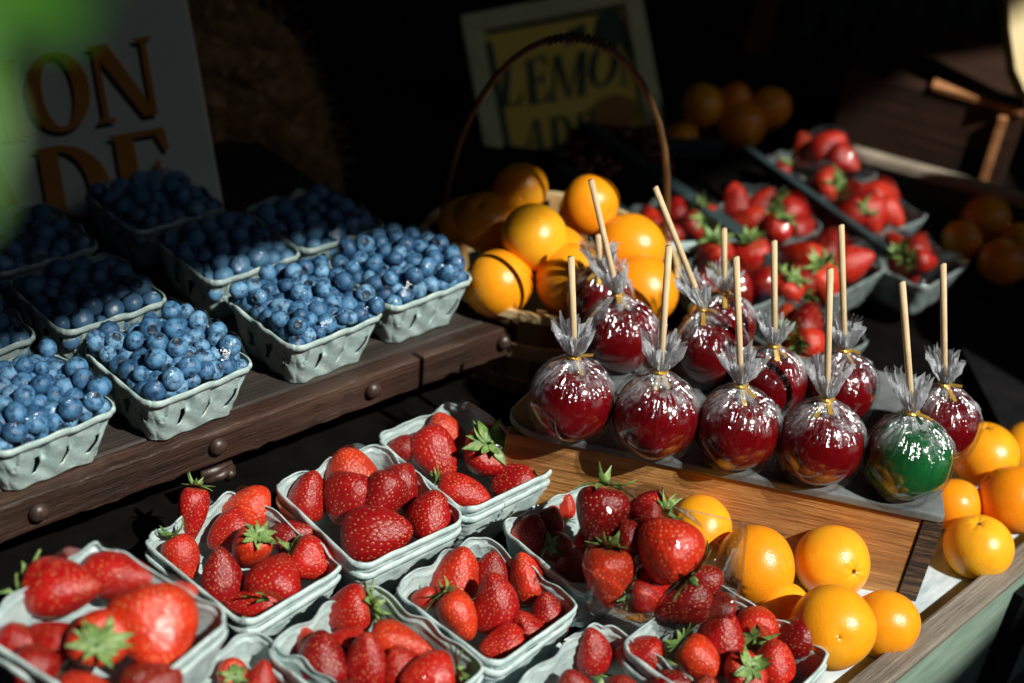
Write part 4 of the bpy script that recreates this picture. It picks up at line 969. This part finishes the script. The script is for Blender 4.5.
for p in (cv[-1], cv[-2], cv[-3]): MB().box((p.x-o0.x, p.y-o0.y, HZ/2), (.05, .05, HZ-.01)).build('pole', MAT['darkwood'], aw)

for nm, c_, sz_, lab in (('side_blocker', (-1.9, -3.1, 2.29), (.03, 12.0, 4.58), 'unseen dark panel added on the left to block sky light'),
    ('side_blocker', (8.0, -2.2, 2.29), (.05, 13.0, 4.58), 'unseen dark panel added on the far right to block sky light'),
    ('rear_blocker', (3.0, -9.0, 2.29), (10.5, .05, 4.58), 'unseen dark panel added behind the viewer to block sky light')):
    tag(MB().box(c_, sz_).build(nm, MAT['cloth']), lab, 'wall')  # unseen panels added to keep sky light off the stall
# unseen canvas added behind and right of the camera to cut sky light: sun comes in between the two
ab = [Vector((-6.0, -5.6, .9)), Vector((-.80, .16, .9)), U(-160,800,.9), U(500,765,.9), U(1060,765,.9), U(1180,620,.9), U(1240,430,.9)]
ab = ab+[Vector((5,2.2,.9)), Vector((6,-7,.9)), Vector((-6,-7,.9))]
av = [p+SUN*(3.7/SUN.z) for p in ab]; n = len(av)
sky_flap = empty('awning', (av[8].x, av[8].y, 0), label='unseen dark canvas added overhead to cut sky light', cat='awning'); o2 = sky_flap.location
obj('canvas', [p-o2 for p in av]+[p-o2+Vector((0,0,.006)) for p in av], [tuple(range(n))[::-1], tuple(n+k for k in range(n))]+[(k, (k+1) % n, n+(k+1) % n, n+k) for k in range(n)], MAT['canvas'], sky_flap)
for p in (av[8], av[9]): MB().box((p.x-o2.x, p.y-o2.y, 2.295), (.06, .06, 4.58)).build('pole', MAT['darkwood'], sky_flap)
# unseen sheet added overhead to shade the right-hand fruit bin
tq = [U(895,190,.85), U(1100,215,.85), U(1180,470,.82), U(940,330,.82)]
tp = [p+SUN*(.95/SUN.z) for p in tq]; v = tp+[p+Vector((0,0,.004)) for p in tp]
tag(obj('shade_sheet', v, [(3,2,1,0), (4,5,6,7)]+[(k, (k+1) % 4, 4+(k+1) % 4, 4+k) for k in range(4)], MAT['canvas']), 'unseen dark sheet added overhead to shade the right-hand fruit bin', 'shade_sheet')
# ------------------------------------------------------------------ light, camera, render
S = bpy.context.scene
w = bpy.data.worlds.new('World'); S.world = w; w.use_nodes = True; nt = w.node_tree; bg = nt.nodes['Background']
sky = nt.nodes.new('ShaderNodeTexSky'); sky.sky_type = 'NISHITA'; sky.sun_disc = False
el = math.asin(SUN.z); sky.sun_elevation = el; sky.sun_rotation = math.atan2(SUN.x, SUN.y)
nt.links.new(sky.outputs[0], bg.inputs[0]); bg.inputs[1].default_value = .10
L = bpy.data.lights.new('sun', 'SUN'); L.energy = 5.0; L.angle = math.radians(.5); L.color = (1, .95, .86)
lo = bpy.data.objects.new('sun', L); C.objects.link(lo); lo.rotation_mode = 'QUATERNION'; lo.rotation_quaternion = Vector((0,0,1)).rotation_difference(SUN); lo.location = (3,-2,5)
cam = bpy.data.cameras.new('camera'); cam.lens = 50; cam.sensor_width = 36; cam.clip_start = .02; cam.clip_end = 300
cam.dof.use_dof = True; cam.dof.focus_distance = 1.20; cam.dof.aperture_fstop = 2.8
co = bpy.data.objects.new('camera', cam); C.objects.link(co)
M = Matrix((CX, CY, CB)).transposed().to_4x4(); M.translation = CAM; co.matrix_world = M
S.camera = co
S.view_settings.view_transform = 'Standard'; S.view_settings.look = 'None'; S.view_settings.exposure = .22; S.view_settings.gamma = 1; S.view_settings.use_curve_mapping = False
S.cycles.use_denoising = True; S.cycles.max_bounces = 8; S.cycles.transparent_max_bounces = 24; S.cycles.sample_clamp_indirect = 4
S.cycles.caustics_reflective = False; S.cycles.caustics_refractive = False
